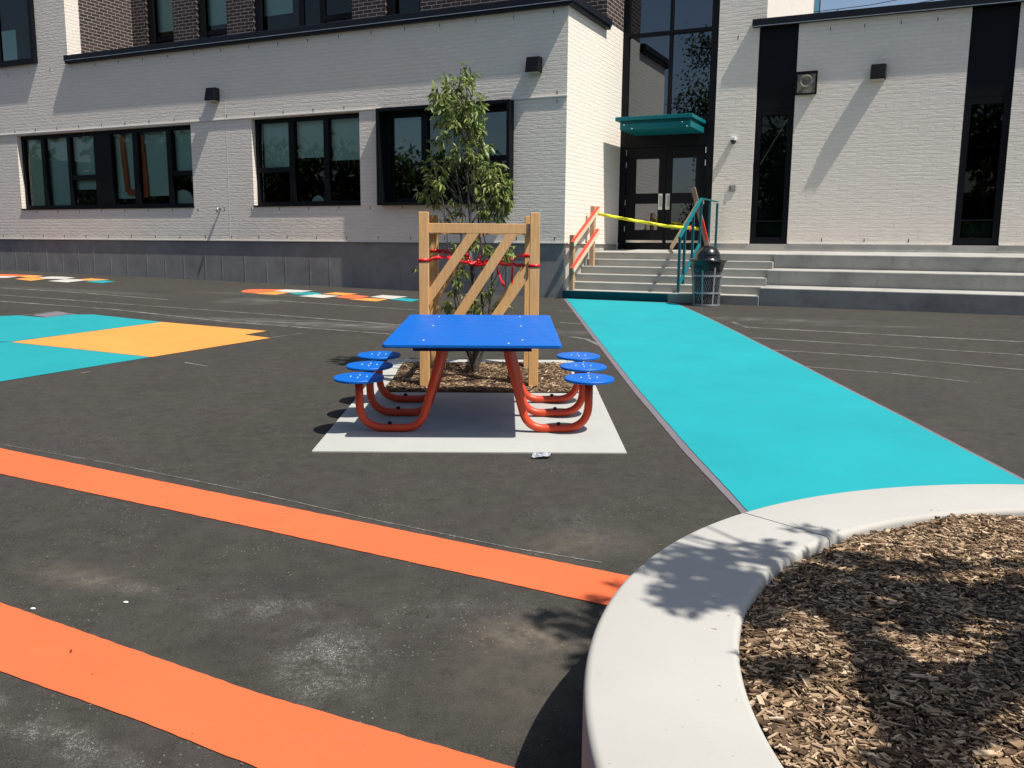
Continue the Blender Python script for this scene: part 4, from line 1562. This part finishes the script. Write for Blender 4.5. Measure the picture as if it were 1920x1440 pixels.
# ------------------------------------------------------------------ timber tree guard
t = thing('tree_guard', 'square timber tree guard with diagonal braces around the young tree', 'tree guard', (0, 0, 0))
PT = 1.94
ppos = {'fl': (-0.829, 8.23), 'fr': (0.200, 8.23), 'bl': (-0.829, 9.29), 'br': (0.165, 9.29)}
for k_, (x, y) in ppos.items():
    mb = MB()
    mb.box(x - .045, x + .045, y - .045, y + .045, ground(x, y) - 0.1, PT + random.uniform(-.006, .006))
    mb.build('post', M['wood'], t, False, 0.004, 1)
for (ya, front) in ((8.235, True), (9.285, False)):
    x0, x1 = -0.784, (0.155 if front else 0.12)
    for zr in (1.748, 0.72):
        mb = MB()
        mb.box(x0, x1, ya - .02, ya + .02, zr, zr + .09)
        mb.build('rail', M['wood'], t, False, 0.003, 1)
    dg_ = Vector((0.525, 0, 0.74)).normalized()
    for (p, q) in (((-0.784, 1.155), (-0.37, 1.748)), ((-0.620, 0.81), (-0.012, 1.748)), ((-0.27, 0.81), (0.145, 1.42))):
        mb = MB()
        a = Vector((p[0], ya, p[1]))
        b = Vector((q[0], ya, q[1]))
        # cut flush with the rail or the post at both ends
        d = (b - a).normalized()
        hw = 0.045
        vec = Vector((-d.z, 0, d.x))
        vv = []
        for dy in (-0.019, 0.019):
            for (c, s_, endmode) in ((a, -1, 'post' if p[0] < -0.75 else 'rail'), (b, 1, 'post' if q[1] < 1.7 else 'rail')):
                for sd in (-1, 1):
                    o_ = c + vec * (sd * hw)
                    if endmode == 'post':
                        o_ = o_ + d * ((c.x - o_.x) / d.x)
                    else:
                        o_ = o_ + d * ((c.z - o_.z) / d.z)
                    vv.append((o_.x, ya + dy, o_.z))
        mb.add(vv, [(0, 1, 3, 2), (5, 4, 6, 7), (0, 2, 6, 4), (1, 5, 7, 3), (0, 4, 5, 1), (2, 3, 7, 6)])
        mb.build('brace', M['wood'], t, False, 0.002, 1)
# side rails
for (x, lab) in ((-0.829, 0), (0.185, 1)):
    for zr in (1.748, 0.74):
        mb = MB()
        mb.box(x - .019, x + .019, 8.276, 9.244, zr, zr + .09)
        mb.build('rail', M['wood'], t, False, 0.003, 1)

rb = thing('red_ribbons', 'red ribbons tying the young tree to the four guard posts', 'ribbon', (0, 0, 0))


def wrap(cx, cy, z, hw=0.05, w_=0.028):
    pts = [(cx - hw, cy - hw, z), (cx + hw, cy - hw, z + .004), (cx + hw, cy + hw, z + .002), (cx - hw, cy + hw, z), (cx - hw, cy - hw, z)]
    ribbon('wrap', pts, w_, M['ribbon'], parent=rb, twist=0.0, n=1, crump=0.0)


wrap(-0.829, 8.23, 1.497)
wrap(0.200, 8.23, 1.455)
wrap(-0.829, 9.29, 1.575)
wrap(0.165, 9.29, 1.535)
TC = (-0.40, 8.86)
ribbon('strap', [(-0.785, 8.20, 1.50), (-0.63, 8.33, 1.525), (-0.44, 8.80, 1.46), (-0.36, 8.86, 1.46)], 0.038, M['ribbon'], parent=rb, twist=0.9, n=6, crump=0.012)
ribbon('strap', [(-0.785, 9.24, 1.585), (-0.62, 9.1, 1.56), (-0.42, 8.9, 1.52)], 0.045, M['ribbon'], parent=rb, twist=0.7, n=8, crump=0.012)
ribbon('strap', [(0.155, 8.22, 1.455), (0.0, 8.35, 1.46), (-0.30, 8.82, 1.45), (-0.42, 8.88, 1.43)], 0.035, M['ribbon'], parent=rb, twist=0.7, n=7, crump=0.01)
ribbon('strap', [(0.12, 9.25, 1.545), (-0.08, 9.1, 1.49), (-0.36, 8.9, 1.45)], 0.045, M['ribbon'], parent=rb, twist=1.0, n=8, crump=0.012)
ribbon('loose_end', [(-0.16, 8.30, 1.46), (-0.135, 8.28, 1.38), (-0.11, 8.28, 1.33), (-0.085, 8.27, 1.26)], 0.03, M['ribbon'], parent=rb, twist=1.2, wide=(1, 0, 0), n=3, crump=0.006)
ribbon('loose_end', [(-0.005, 8.5, 1.44), (-0.01, 8.5, 1.33), (0.0, 8.5, 1.22)], 0.022, M['ribbon'], parent=rb, twist=0.9, wide=(1, 0, 0), n=4, crump=0.006)
for q in ((-0.34, 8.80, 1.50), (-0.27, 8.82, 1.47), (-0.45, 8.84, 1.49)):
    ribbon('knot', [(q[0] - .03, q[1], q[2]), (q[0] + .02, q[1] - .02, q[2] + .03), (q[0] + .03, q[1] + .01, q[2] - .02), (q[0] - .02, q[1] - .02, q[2] - .01)], 0.03, M['ribbon'], parent=rb, twist=1.5, n=3, crump=0.012)


# ------------------------------------------------------------------ trees
def leaf_shape(mb, p, d, side, L, wd, fold=0.25, droop=0.3):
    """pointed leaf: 6 verts, folded at the midrib and drooping"""
    d = d.normalized()
    s = side - d * side.dot(d)
    if s.length < 1e-3:
        s = Vector((1, 0, 0))
    s.normalize()
    nrm = s.cross(d)
    dn = Vector((0, 0, -1))
    m1 = p + d * L * 0.38
    m2 = p + d * L * 0.72 + dn * L * droop * 0.25
    tip = p + d * L + dn * L * droop * 0.7
    a1, b1 = m1 + s * wd / 2 + nrm * wd * fold, m1 - s * wd / 2 + nrm * wd * fold
    a2, b2 = m2 + s * wd * 0.40 + nrm * wd * fold, m2 - s * wd * 0.40 + nrm * wd * fold
    mb.add([p, a1, m1, b1, a2, m2, b2, tip], [(0, 2, 1), (0, 3, 2), (1, 2, 5, 4), (2, 3, 6, 5), (4, 5, 7), (5, 6, 7)])


def rvec():
    while True:
        v_ = Vector((random.uniform(-1, 1), random.uniform(-1, 1), random.uniform(-1, 1)))
        if 0.05 < v_.length < 1:
            return v_.normalized()


def px_on(u, v_, y):
    d = _f + _r2 * ((u - 960) / FPX) - _u2 * ((v_ - 720) / FPX)
    k = y / d.y
    return Vector((d.x * k, y, CAMH + d.z * k))


# young multi-stem tree inside the guard
tr = thing('young_tree', 'slender leafy young tree with several stems inside the timber guard', 'tree', (-0.38, 8.88, ground(-0.38, 8.88)))
off = Vector((-0.38, 8.88, ground(-0.38, 8.88)))
Yt = 8.88
S = 1642.0 / 9.0
# leaf masses: centre px, half-size px (from the survey of the crown), leaf count
masses = [(872, 132, 16, 16, 22), (852, 160, 36, 26, 100), (868, 190, 42, 30, 150), (822, 178, 26, 22, 70), (850, 215, 40, 28, 130), (884, 215, 24, 30, 84),
          (876, 250, 28, 24, 84), (862, 275, 24, 20, 56), (892, 285, 22, 22, 58), (835, 250, 22, 20, 34), (845, 300, 20, 14, 34), (905, 255, 16, 26, 40),
          (884, 318, 20, 14, 34), (815, 300, 14, 16, 22), (818, 325, 20, 16, 46), (805, 352, 20, 18, 50), (832, 342, 14, 12, 22), (812, 374, 18, 12, 24), (850, 368, 14, 10, 14),
          (915, 310, 26, 22, 70), (932, 335, 24, 22, 90), (918, 355, 28, 22, 90), (938, 370, 22, 26, 90), (905, 388, 30, 18, 60), (930, 400, 26, 12, 40), (946, 350, 12, 20, 30), (888, 345, 12, 14, 16),
          (870, 395, 16, 10, 10), (830, 405, 14, 12, 10),
          (858, 462, 18, 12, 22), (922, 462, 24, 16, 44), (900, 455, 16, 12, 24), (962, 470, 12, 14, 26), (945, 478, 14, 10, 16), (870, 500, 14, 12, 16), (856, 525, 20, 10, 18),
          (865, 545, 24, 10, 22), (835, 562, 14, 14, 22), (912, 540, 16, 16, 30), (908, 575, 22, 12, 30), (905, 590, 18, 10, 20), (785, 500, 8, 6, 5), (960, 578, 8, 4, 3), (880, 560, 16, 14, 14), (846, 580, 10, 10, 8)]
lb = MB()
twb = MB()
centers = []
for (cu, cv, hu, hv, cnt) in masses:
    depth = random.uniform(-0.18, 0.18) * (1.0 if cv < 420 else 0.8)
    yc = Yt + depth
    c = px_on(cu, cv, yc)
    rx, rz = hu / S, hv / S
    ry_ = max(rx, 0.10) * 1.1
    centers.append((c, rx))
    # twigs carrying leaves
    ntw = max(2, cnt // 9)
    tw = []
    for _ in range(ntw):
        e = c + Vector((random.uniform(-1, 1) * rx, random.uniform(-1, 1) * ry_, random.uniform(-.7, 1) * rz))
        s_ = c + Vector((random.gauss(0, .25) * rx, random.gauss(0, .25) * ry_, -rz * random.uniform(.6, 1.2)))
        tw.append((s_, e))
        twb.tube([s_ - off, s_.lerp(e, .5) + Vector((random.uniform(-.01, .01), 0, .01)) - off, e - off], [0.004, 0.003, 0.0015], 4, False)
    for i in range(int(cnt * 1.35)):
        s_, e = random.choice(tw)
        p = s_.lerp(e, random.uniform(.25, 1.05)) + rvec() * 0.014
        out = (p - c)
        out.z *= 0.4
        d = (out.normalized() * 0.6 + rvec() * 0.7 + Vector((0, 0, -0.35 + random.uniform(-.3, .35))))
        leaf_shape(lb, p - off, d, rvec(), random.uniform(0.05, 0.098), random.uniform(0.019, 0.032), 0.18, random.uniform(0.1, 0.6))
lb.build('foliage', M['leaf'], tr)
# stems
root = Vector((-0.38, 8.88, ground(-0.38, 8.88)))


def stem(mb, pts, r0, r1):
    P_ = [Vector(p) - off for p in pts]
    Q = []
    for i in range(len(P_) - 1):
        for j in range(4):
            q = P_[i].lerp(P_[i + 1], j / 4)
            if i + j:
                q = q + Vector((random.uniform(-1, 1), random.uniform(-1, 1), 0)) * 0.006
            Q.append(q)
    Q.append(P_[-1])
    rr = [r0 + (r1 - r0) * i / (len(Q) - 1) for i in range(len(Q))]
    mb.tube(Q, rr, 7)


sb = MB()
B = root
P1 = px_on(897, 600, 8.88)
stem(sb, [B + Vector((0, 0, -.05)), px_on(893, 640, 8.87), px_on(893, 560, 8.88), px_on(880, 470, 8.90)], 0.042, 0.020)
stem(sb, [px_on(880, 470, 8.90), px_on(882, 420, 8.88), px_on(876, 330, 8.86), px_on(880, 240, 8.86), px_on(870, 120, 8.88)], 0.020, 0.004)
stem(sb, [B, px_on(870, 640, 8.83), px_on(853, 560, 8.80), px_on(862, 480, 8.82), px_on(868, 400, 8.80), px_on(856, 330, 8.80), px_on(852, 240, 8.80), px_on(845, 170, 8.82)], 0.016, 0.004)
stem(sb, [B, px_on(912, 640, 8.93), px_on(903, 560, 8.95), px_on(905, 480, 8.95), px_on(896, 400, 8.95), px_on(885, 330, 8.94), px_on(905, 250, 8.95)], 0.018, 0.004)
stem(sb, [B, px_on(880, 655, 8.75), px_on(870, 600, 8.72), px_on(845, 520, 8.70), px_on(838, 440, 8.72), px_on(830, 380, 8.72), px_on(815, 320, 8.74)], 0.012, 0.003)
stem(sb, [B, px_on(905, 660, 9.0), px_on(915, 600, 9.05), px_on(925, 500, 9.05), px_on(905, 440, 9.0), px_on(930, 380, 9.0), px_on(935, 330, 9.0)], 0.012, 0.003)
stem(sb, [px_on(884, 420, 8.88), px_on(905, 390, 8.85), px_on(930, 355, 8.82)], 0.010, 0.003)
stem(sb, [px_on(872, 430, 8.82), px_on(840, 395, 8.8), px_on(812, 365, 8.8)], 0.008, 0.003)
stem(sb, [px_on(870, 345, 8.86), px_on(835, 315, 8.85), px_on(800, 308, 8.85), px_on(776, 292, 8.85)], 0.007, 0.002)
stem(sb, [B, px_on(885, 670, 8.82), px_on(862, 590, 8.65), px_on(835, 560, 8.6)], 0.008, 0.002)
stem(sb, [px_on(893, 560, 8.88), px_on(912, 530, 8.85), px_on(930, 470, 8.82)], 0.007, 0.002)
stem(sb, [px_on(893, 600, 8.88), px_on(930, 540, 8.85), px_on(960, 470, 8.85)], 0.007, 0.002)
stem(sb, [px_on(893, 590, 8.88), px_on(925, 582, 8.85), px_on(962, 578, 8.82)], 0.004, 0.0015)
for (c, rx) in centers:
    tgt = c
    zj = c.z - random.uniform(.15, .35)
    q = px_on(880, 400, 8.88)
    jx = root.x + (c.x - root.x) * 0.45
    stem(sb, [Vector((jx, 8.88 + (c.y - 8.88) * .4, max(zj, root.z + .3))), tgt], 0.005, 0.002)
sb.add(twb.v, twb.f)
sb.build('trunk', M['bark'], tr, True)


def big_tree(name, label, x, y, h, cr, n_leaf, group=None, leaf=0.16, base=None, seed=1, low=0.3, mat='leaf_far'):
    random.seed(seed)
    gz_ = ground(x, y) if base is None else base
    t = thing(name, label, 'tree', (x, y, gz_), group=group)
    mb = MB()
    tips = []
    mb.tube([(0, 0, -.1), (0.05, 0, h * .3), (-0.05, 0.04, h * .6), (0.02, 0, h * .93)], [h * .022, h * .017, h * .010, h * .003], 8)
    for i in range(22):
        a = random.uniform(0, 2 * math.pi)
        z0 = h * random.uniform(low, .8)
        k = 1 - abs((z0 / h) - .55) * 0.9
        L = cr * k * random.uniform(.6, 1.05)
        p0 = Vector((0, 0, z0))
        p1 = p0 + Vector((math.cos(a) * L * .5, math.sin(a) * L * .5, L * .28))
        p2 = p0 + Vector((math.cos(a) * L, math.sin(a) * L, L * random.uniform(.3, .7)))
        mb.tube([p0, p1, p2], [h * .007, h * .004, h * .0015], 5)
        tips += [(p1, .5), (p2, .7), (p1.lerp(p2, .5), .6)]
    tips.append((Vector((0, 0, h * .93)), .6))
    mb.build('trunk', M['bark'], t, True)
    lb_ = MB()
    for i in range(n_leaf):
        c, k = random.choice(tips)
        p = c + rvec() * random.random() ** .5 * cr * .42 * k + Vector((0, 0, random.uniform(-.05, .05) * h))
        leaf_shape(lb_, p, rvec() + Vector((0, 0, -.3)), rvec(), leaf * random.uniform(.7, 1.3), leaf * .55)
    lb_.build('foliage', M[mat], t)
    return t


# trees and a low block across the yard behind the camera, seen in the glass
for i, (x, y, h, cr, lf) in enumerate([(-15.0, -5.8, 15.0, 2.7, 8000), (-31, 1.5, 6.3, 4.2, 6000), (-35, 8, 5.8, 4.6, 6000), (-33, 15, 5.6, 4.4, 5000), (-29, -5, 6.6, 4.2, 5000),
                                       (-12.5, -11, 12.5, 4.8, 8000), (-4.5, -13, 12.5, 4.8, 8000), (5, -16, 11.5, 4.4, 5000), (-38, 22, 7, 4.2, 4000)]):
    wh = ['tall narrow tree across the yard mirrored in the tower glass', 'bushy tree behind the yard, first of the far row', 'wide tree of the far left row', 'low tree at the far left row end',
          'tall tree of the far left row', 'round tree behind the viewer to the left', 'tall round tree straight behind the viewer', 'round tree behind the viewer to the right', 'outermost tree at the far left'][i]
    big_tree('shade_tree', wh, x, y, h, cr, lf, 'trees across the yard', 0.42 if i else 0.2, None, 20 + i, 0.12)
t = thing('neighbour_house', 'long low dark brick house beyond the trees across the yard', 'house', (-46, -2, ground(-46, -2)), (0, 0, R(80)))
mb = MB()
mb.box(-30, 30, -4, 4, -1, 4.6)
mb.build('wall', M['brick_dark'], t)
mb = MB()
mb.add([(-30.5, -4.5, 4.6), (30.5, -4.5, 4.6), (30.5, 4.5, 4.6), (-30.5, 4.5, 4.6), (-28, 0, 6.4), (28, 0, 6.4)], [(0, 1, 5, 4), (1, 2, 5), (2, 3, 4, 5), (3, 0, 4), (3, 2, 1, 0)])
mb.build('roof', M['coping'], t)
t = thing('neighbour_house', 'low dark brick house far behind the viewer', 'house', (0, -34, ground(0, -34)), (0, 0, R(4)))
mb = MB()
mb.box(-34, 26, -4, 4, -1, 4.4)
mb.build('wall', M['brick_dark'], t)
mb = MB()
mb.add([(-34.5, -4.5, 4.4), (26.5, -4.5, 4.4), (26.5, 4.5, 4.4), (-34.5, 4.5, 4.4), (-32, 0, 6.2), (24, 0, 6.2)], [(0, 1, 5, 4), (1, 2, 5), (2, 3, 4, 5), (3, 0, 4), (3, 2, 1, 0)])
mb.build('roof', M['coping'], t)

# beyond the right wing
t = thing('glass_office_block', 'slim blue glass office block behind the low wing', 'building', (19.05, 59.0, 1.5), (0, 0, YAW * 0.2))
mb = MB()
mb.box(-3.0, 0.55, 0, 6, 0, 40)
mb.build('facade', M['farglass'], t)
mb = MB()
for z in range(2, 40, 2):
    mb.box(-3.0, 0.56, -0.03, 0, z, z + 0.12)
mb.box(0.40, 0.57, -0.04, 0, 0, 40)
mb.build('mullion', M['steel'], t)
big_tree('roadside_tree', 'tree top just showing above the coping of the low wing', 10.55, 30.2, 8.35, 0.9, 500, None, 0.16, 1.2, 5, 0.75, 'leaf')
for (dz, dn, ln) in ((0.0, 0, 'lower of the two thin overhead wires above the low wing'), (0.35, 0.6, 'upper of the two thin overhead wires above the low wing')):
    mb = MB()
    mb.tube([(4, 37 + dn, 9.7 + dz), (12.96, 33.34 + dn, 10.08 + dz), (16.5, 32.0 + dn, 10.50 + dz), (40, 24 + dn, 13 + dz)], 0.012, 4)
    o = mb.build('overhead_wire', M['black_metal'], None)
    tag(o, ln, 'wire', 'overhead wires behind the low wing')

# ------------------------------------------------------------------ curved planter seat wall
random.seed(11)
PCX, PCY, RO, RI, PZ = 2.345, 1.89, 2.165, 1.752, 0.545
pt = thing('planter_wall', 'smooth pale curved concrete seat wall around the mulch bed', 'planter', (PCX, PCY, 0))


def arc(name, a0, a1, ro, ri, ztop_, bev, mat, seg=1.5):
    prof = []
    zb = -0.15
    b = bev
    prof = [(ro, zb), (ro, ztop_ - b)]
    for i in range(1, 6):
        a = R(90 * i / 5)
        prof.append((ro - b + b * math.cos(a), ztop_ - b + b * math.sin(a)))
    for i in range(0, 6):
        a = R(90 + 90 * i / 5)
        prof.append((ri + b + b * math.cos(a), ztop_ - b + b * math.sin(a)))
    prof.append((ri, zb))
    n = max(2, int((a1 - a0) / seg))
    vv, fs = [], []
    m = len(prof)
    for k in range(n + 1):
        a = R(a0 + (a1 - a0) * k / n)
        for (r_, z) in prof:
            vv.append((r_ * math.cos(a), r_ * math.sin(a), z))
    for k in range(n):
        for i in range(m - 1):
            fs.append((k * m + i, (k + 1) * m + i, (k + 1) * m + i + 1, k * m + i + 1))
    fs.append(tuple(range(m)))
    fs.append(tuple(n * m + i for i in range(m - 1, -1, -1)))
    mb = MB()
    mb.add(vv, fs)
    o = mb.build(name, mat, pt, 'auto')
    return o


JA = 129.5
gap = 0.10
js = [JA, JA + 62, JA + 124, JA + 186, JA + 248, JA + 310, JA + 360]
for i in range(6):
    arc('wall_segment', js[i] + gap, js[i + 1] - gap, RO, RI, PZ, 0.022, M['planter'])
arc('joint_core', 0, 360, RO - 0.012, RI + 0.012, PZ - 0.012, 0.01, M['plinth'], 3)


def bz(x, y):
    dx, dy = x - PCX, y - PCY
    r_ = math.hypot(dx, dy)
    return PZ - 0.026 + 0.014 * math.sin(x * 3.1 + 1) * math.sin(y * 2.7) + 0.012 * math.sin(x * 9) * math.sin(y * 8 + 2) + 0.05 * (1 - r_ / RI)


mb = MB()
rings, sg = 26, 96
vv = [(PCX, PCY, bz(PCX, PCY))]
for i in range(1, rings + 1):
    r_ = (RI + 0.02) * i / rings
    for j in range(sg):
        a = 2 * math.pi * j / sg
        x, y = PCX + r_ * math.cos(a), PCY + r_ * math.sin(a)
        vv.append((x, y, bz(x, y) - 0.006))
fs = [(0, 1 + j, 1 + (j + 1) % sg) for j in range(sg)]
for i in range(rings - 1):
    for j in range(sg):
        fs.append((1 + i * sg + j, 1 + (i + 1) * sg + j, 1 + (i + 1) * sg + (j + 1) % sg, 1 + i * sg + (j + 1) % sg))
mb.add(vv, fs)
mb.build('mulch_soil', M['soil'], None, True, kind='structure')
spots = []
while len(spots) < 60000:
    a = random.uniform(0, 2 * math.pi)
    r_ = (RI - 0.012) * math.sqrt(random.random())
    x, y = PCX + r_ * math.cos(a), PCY + r_ * math.sin(a)
    if x < 2.45 and y > 1.15 or random.random() < 0.06:
        spots.append((x, y))
chips_mesh('wood_chip_mulch', spots, 0.031, bz)

random.seed(19)
sp2 = []
while len(sp2) < 16:
    a = R(random.uniform(95, 215))
    r_ = RI + 0.02 + abs(random.gauss(0, 0.07))
    if r_ < RO - 0.03:
        sp2.append((PCX + r_ * math.cos(a), PCY + r_ * math.sin(a)))
chips_mesh('stray_wood_chips', sp2, 0.016, lambda x, y: PZ - 0.002)
sp3 = [(random.uniform(-3.5, 1.2), random.uniform(1.9, 7.5)) for _ in range(150)]
sp3 = [q for q in sp3 if math.hypot(q[0] - PCX, q[1] - PCY) > RO + 0.02 and not (SL < q[0] < SR and q[1] > SF)]
chips_mesh('ground_grit', sp3, 0.013, lambda x, y: ground(x, y) + 0.004)

# ------------------------------------------------------------------ planter tree (out of the picture, its shade falls on the bed)
pt2 = thing('planter_tree', 'small multi-stemmed tree in the round planter, just outside the picture', 'tree', (PCX, PCY, PZ - 0.05))
off2 = Vector((PCX, PCY, PZ - 0.05))
SX, SY = SUN.x / SUN.z, SUN.y / SUN.z


def shade(px, py, z=PZ):
    d = _f + _r2 * ((px - 960) / FPX) - _u2 * ((py - 720) / FPX)
    k = (z - CAMH) / d.z
    return Vector((d.x * k, d.y * k, z))


sb = MB()
lb = MB()
# clusters: (photo px where the shade lies, height above the bed, radius, leaves)
cl = [((1290, 1075), 3.3, .12, 60), ((1250, 1070), 3.35, .12, 60), ((1330, 1060), 3.2, .14, 80), ((1300, 1120), 3.3, .13, 80), ((1380, 1100), 3.2, .13, 70), ((1350, 1110), 3.0, .12, 60),
      ((1260, 1130), 3.3, .09, 40), ((1420, 1040), 3.1, .12, 50), ((1500, 1000), 3.0, .07, 24), ((1540, 1010), 3.0, .06, 20), ((1390, 1140), 3.1, .08, 34),
      ((1050, 1165), 4.4, .10, 30), ((1090, 1190), 4.3, .12, 44), ((1110, 1150), 4.2, .07, 20), ((1010, 1165), 4.5, .05, 10), ((1110, 1130), 4.2, .06, 14), ((1160, 1110), 4.1, .05, 12),
      ]
core = [(230, 500, 1), (300, 430, 1), (370, 390, 1), (440, 350, .8), (520, 290, 1), (640, 290, 1), (460, 450, 1.1), (560, 390, 1.1), (660, 400, 1.1), (760, 350, .9), (760, 440, 1), (860, 350, .7), (960, 370, .7),
        (1090, 350, .6), (1180, 370, .4), (870, 490, .9), (970, 500, .9), (1070, 520, 1), (430, 520, .9), (540, 500, .9), (330, 520, .8), (180, 570, .6),
        (1150, 480, 1), (1270, 490, 1), (1390, 510, 1), (1500, 530, 1), (1170, 580, 1), (1290, 590, .9), (1420, 600, .9), (1530, 630, 1), (1040, 630, 1), (960, 690, .7), (1500, 450, .5), (1420, 360, .5), (1530, 370, .5),
        (530, 590, .8), (590, 660, .7), (640, 730, .8), (690, 800, .8), (720, 880, .8), (750, 960, .8), (800, 1040, .9), (850, 1110, 1), (900, 1180, 1), (950, 1260, 1), (1000, 1340, .9), (1060, 1430, .8),
        (1560, 820, 1), (1470, 880, .9), (1380, 940, .9), (1290, 990, .9), (1200, 1030, .9), (1110, 1080, 1), (1020, 1130, 1), (1560, 920, 1), (1430, 1010, .8), (1310, 1070, .8), (1200, 1130, .8), (1100, 1180, .9),
        (1030, 1230, .9), (820, 1420, .7), (900, 1440, .7), (1140, 1300, .5), (760, 820, .6), (840, 900, .6), (930, 980, .6), (1010, 1040, .6), (860, 1000, .6), (140, 880, .5), (210, 940, .6), (280, 900, .4), (120, 640, .4),
        (760, 570, .35), (620, 560, .6)]
for (qx, qy, k_) in core:
    q = (1380 + qx / 2.88, 940 + qy / 2.88)
    g_ = shade(*q, PZ - 0.02)
    hh = max(1.3, (0.66 * g_.y - g_.x) / 0.657 + 0.5) + random.uniform(0, .25)
    cl.append((q, hh, 0.062 * k_ + 0.006, int(84 * k_)))
for (q, h, r_, cnt) in cl:
    g0 = shade(*q, PZ - 0.02 if q[0] > 1170 else 0.12)
    if q[0] <= 1170:
        h = h
    c = g0 + Vector((SX * h, SY * h, h))
    for i in range(int(cnt * 1.15)):
        p = c + rvec() * (random.random() ** .5) * r_ * 1.05
        ls_ = random.uniform(.06, .10) if r_ > .078 or q[0] < 1440 else random.uniform(.045, .07)
        leaf_shape(lb, p - off2, rvec() + Vector((0, 0, -.4)), rvec(), ls_, ls_ * .5)
    mid = Vector((PCX, PCY, max(PZ + .4, c.z - 0.9)))
    P_ = [mid - off2, (mid.lerp(c, .5) + Vector((0, 0, .06))) - off2, c - off2]
    sb.tube(P_, [0.012, 0.008, 0.003], 6)
for (dx, dy, r_) in ((0, 0, .04), (.12, .05, .03), (-.1, .08, .03), (-.04, -.12, .028)):
    sb.tube([(dx * .3, dy * .3, -.05), (dx, dy, 1.0), (dx * 1.6, dy * 1.6, 2.2), (dx * 1.2, dy, 3.4), (dx * .5, dy, 4.3)], [r_, r_ * .9, r_ * .7, r_ * .45, r_ * .2], 8)
# two stout low limbs whose shade crosses the bed
for (q0, q1, h0, h1, w0) in (((1760, 1130), (1590, 1170), 2.2, 2.4, .05), ((1980, 1210), (1650, 1380), 1.5, 1.9, .035), ((1590, 1150), (1710, 1460), 2.4, 1.9, .03)):
    g0, g1 = shade(*q0), shade(*q1)
    a = g0 + Vector((SX * h0, SY * h0, h0))
    b = g1 + Vector((SX * h1, SY * h1, h1))
    sb.tube([a - off2, a.lerp(b, .5) - off2 + Vector((0, 0, .03)), b - off2], [w0 * .7, w0 * .6, w0 * .35], 8)
sb.build('trunk', M['bark'], pt2, True)
lb.build('foliage', M['leaf'], pt2)

# ------------------------------------------------------------------ litter
random.seed(3)
lx, ly = 0.211, 5.80
mb = MB()
NI, NJ = 9, 6
vv = []
for j in range(NJ):
    for i in range(NI):
        s_, r_ = i / (NI - 1) - .5, j / (NJ - 1) - .5
        vv.append((s_ * .12 + random.uniform(-.006, .006) + r_ * .02, r_ * .055 * (1.3 - abs(s_)) + random.uniform(-.006, .006), 0.004 + random.uniform(0, .022) + .018 * (1 - 4 * r_ * r_)))
mb.add(vv, [(j * NI + i, j * NI + i + 1, (j + 1) * NI + i + 1, (j + 1) * NI + i) for j in range(NJ - 1) for i in range(NI - 1)])
o = mb.build('plastic_wrapper', M['litter'])
o.location = (lx, ly, ground(lx, ly) + .002)
o.modifiers.new("thickness", 'SOLIDIFY').thickness = 0.001
tag(o, 'crumpled silvery plastic wrapper on the asphalt before the concrete pad', 'litter')
labs = ['tiny white pebble on asphalt above the lower orange line, left one', 'tiny white pebble on asphalt above the lower orange line, right one']
for i, q in enumerate([(62, 1143), (236, 1131)]):
    x, y = yard(*q)
    mb = MB()
    mb.lathe([(0.0, 0.0), (0.010, 0.003), (0.011, 0.007), (0.006, 0.011), (0.0, 0.012)], n=8)
    o = mb.build('pebble', M['white'], None, True)
    o.location = (x, y, ground(x, y))
    o.scale = (1.1, 0.6, 0.8)
    tag(o, labs[i], 'pebble', 'white pebbles between the orange lines')
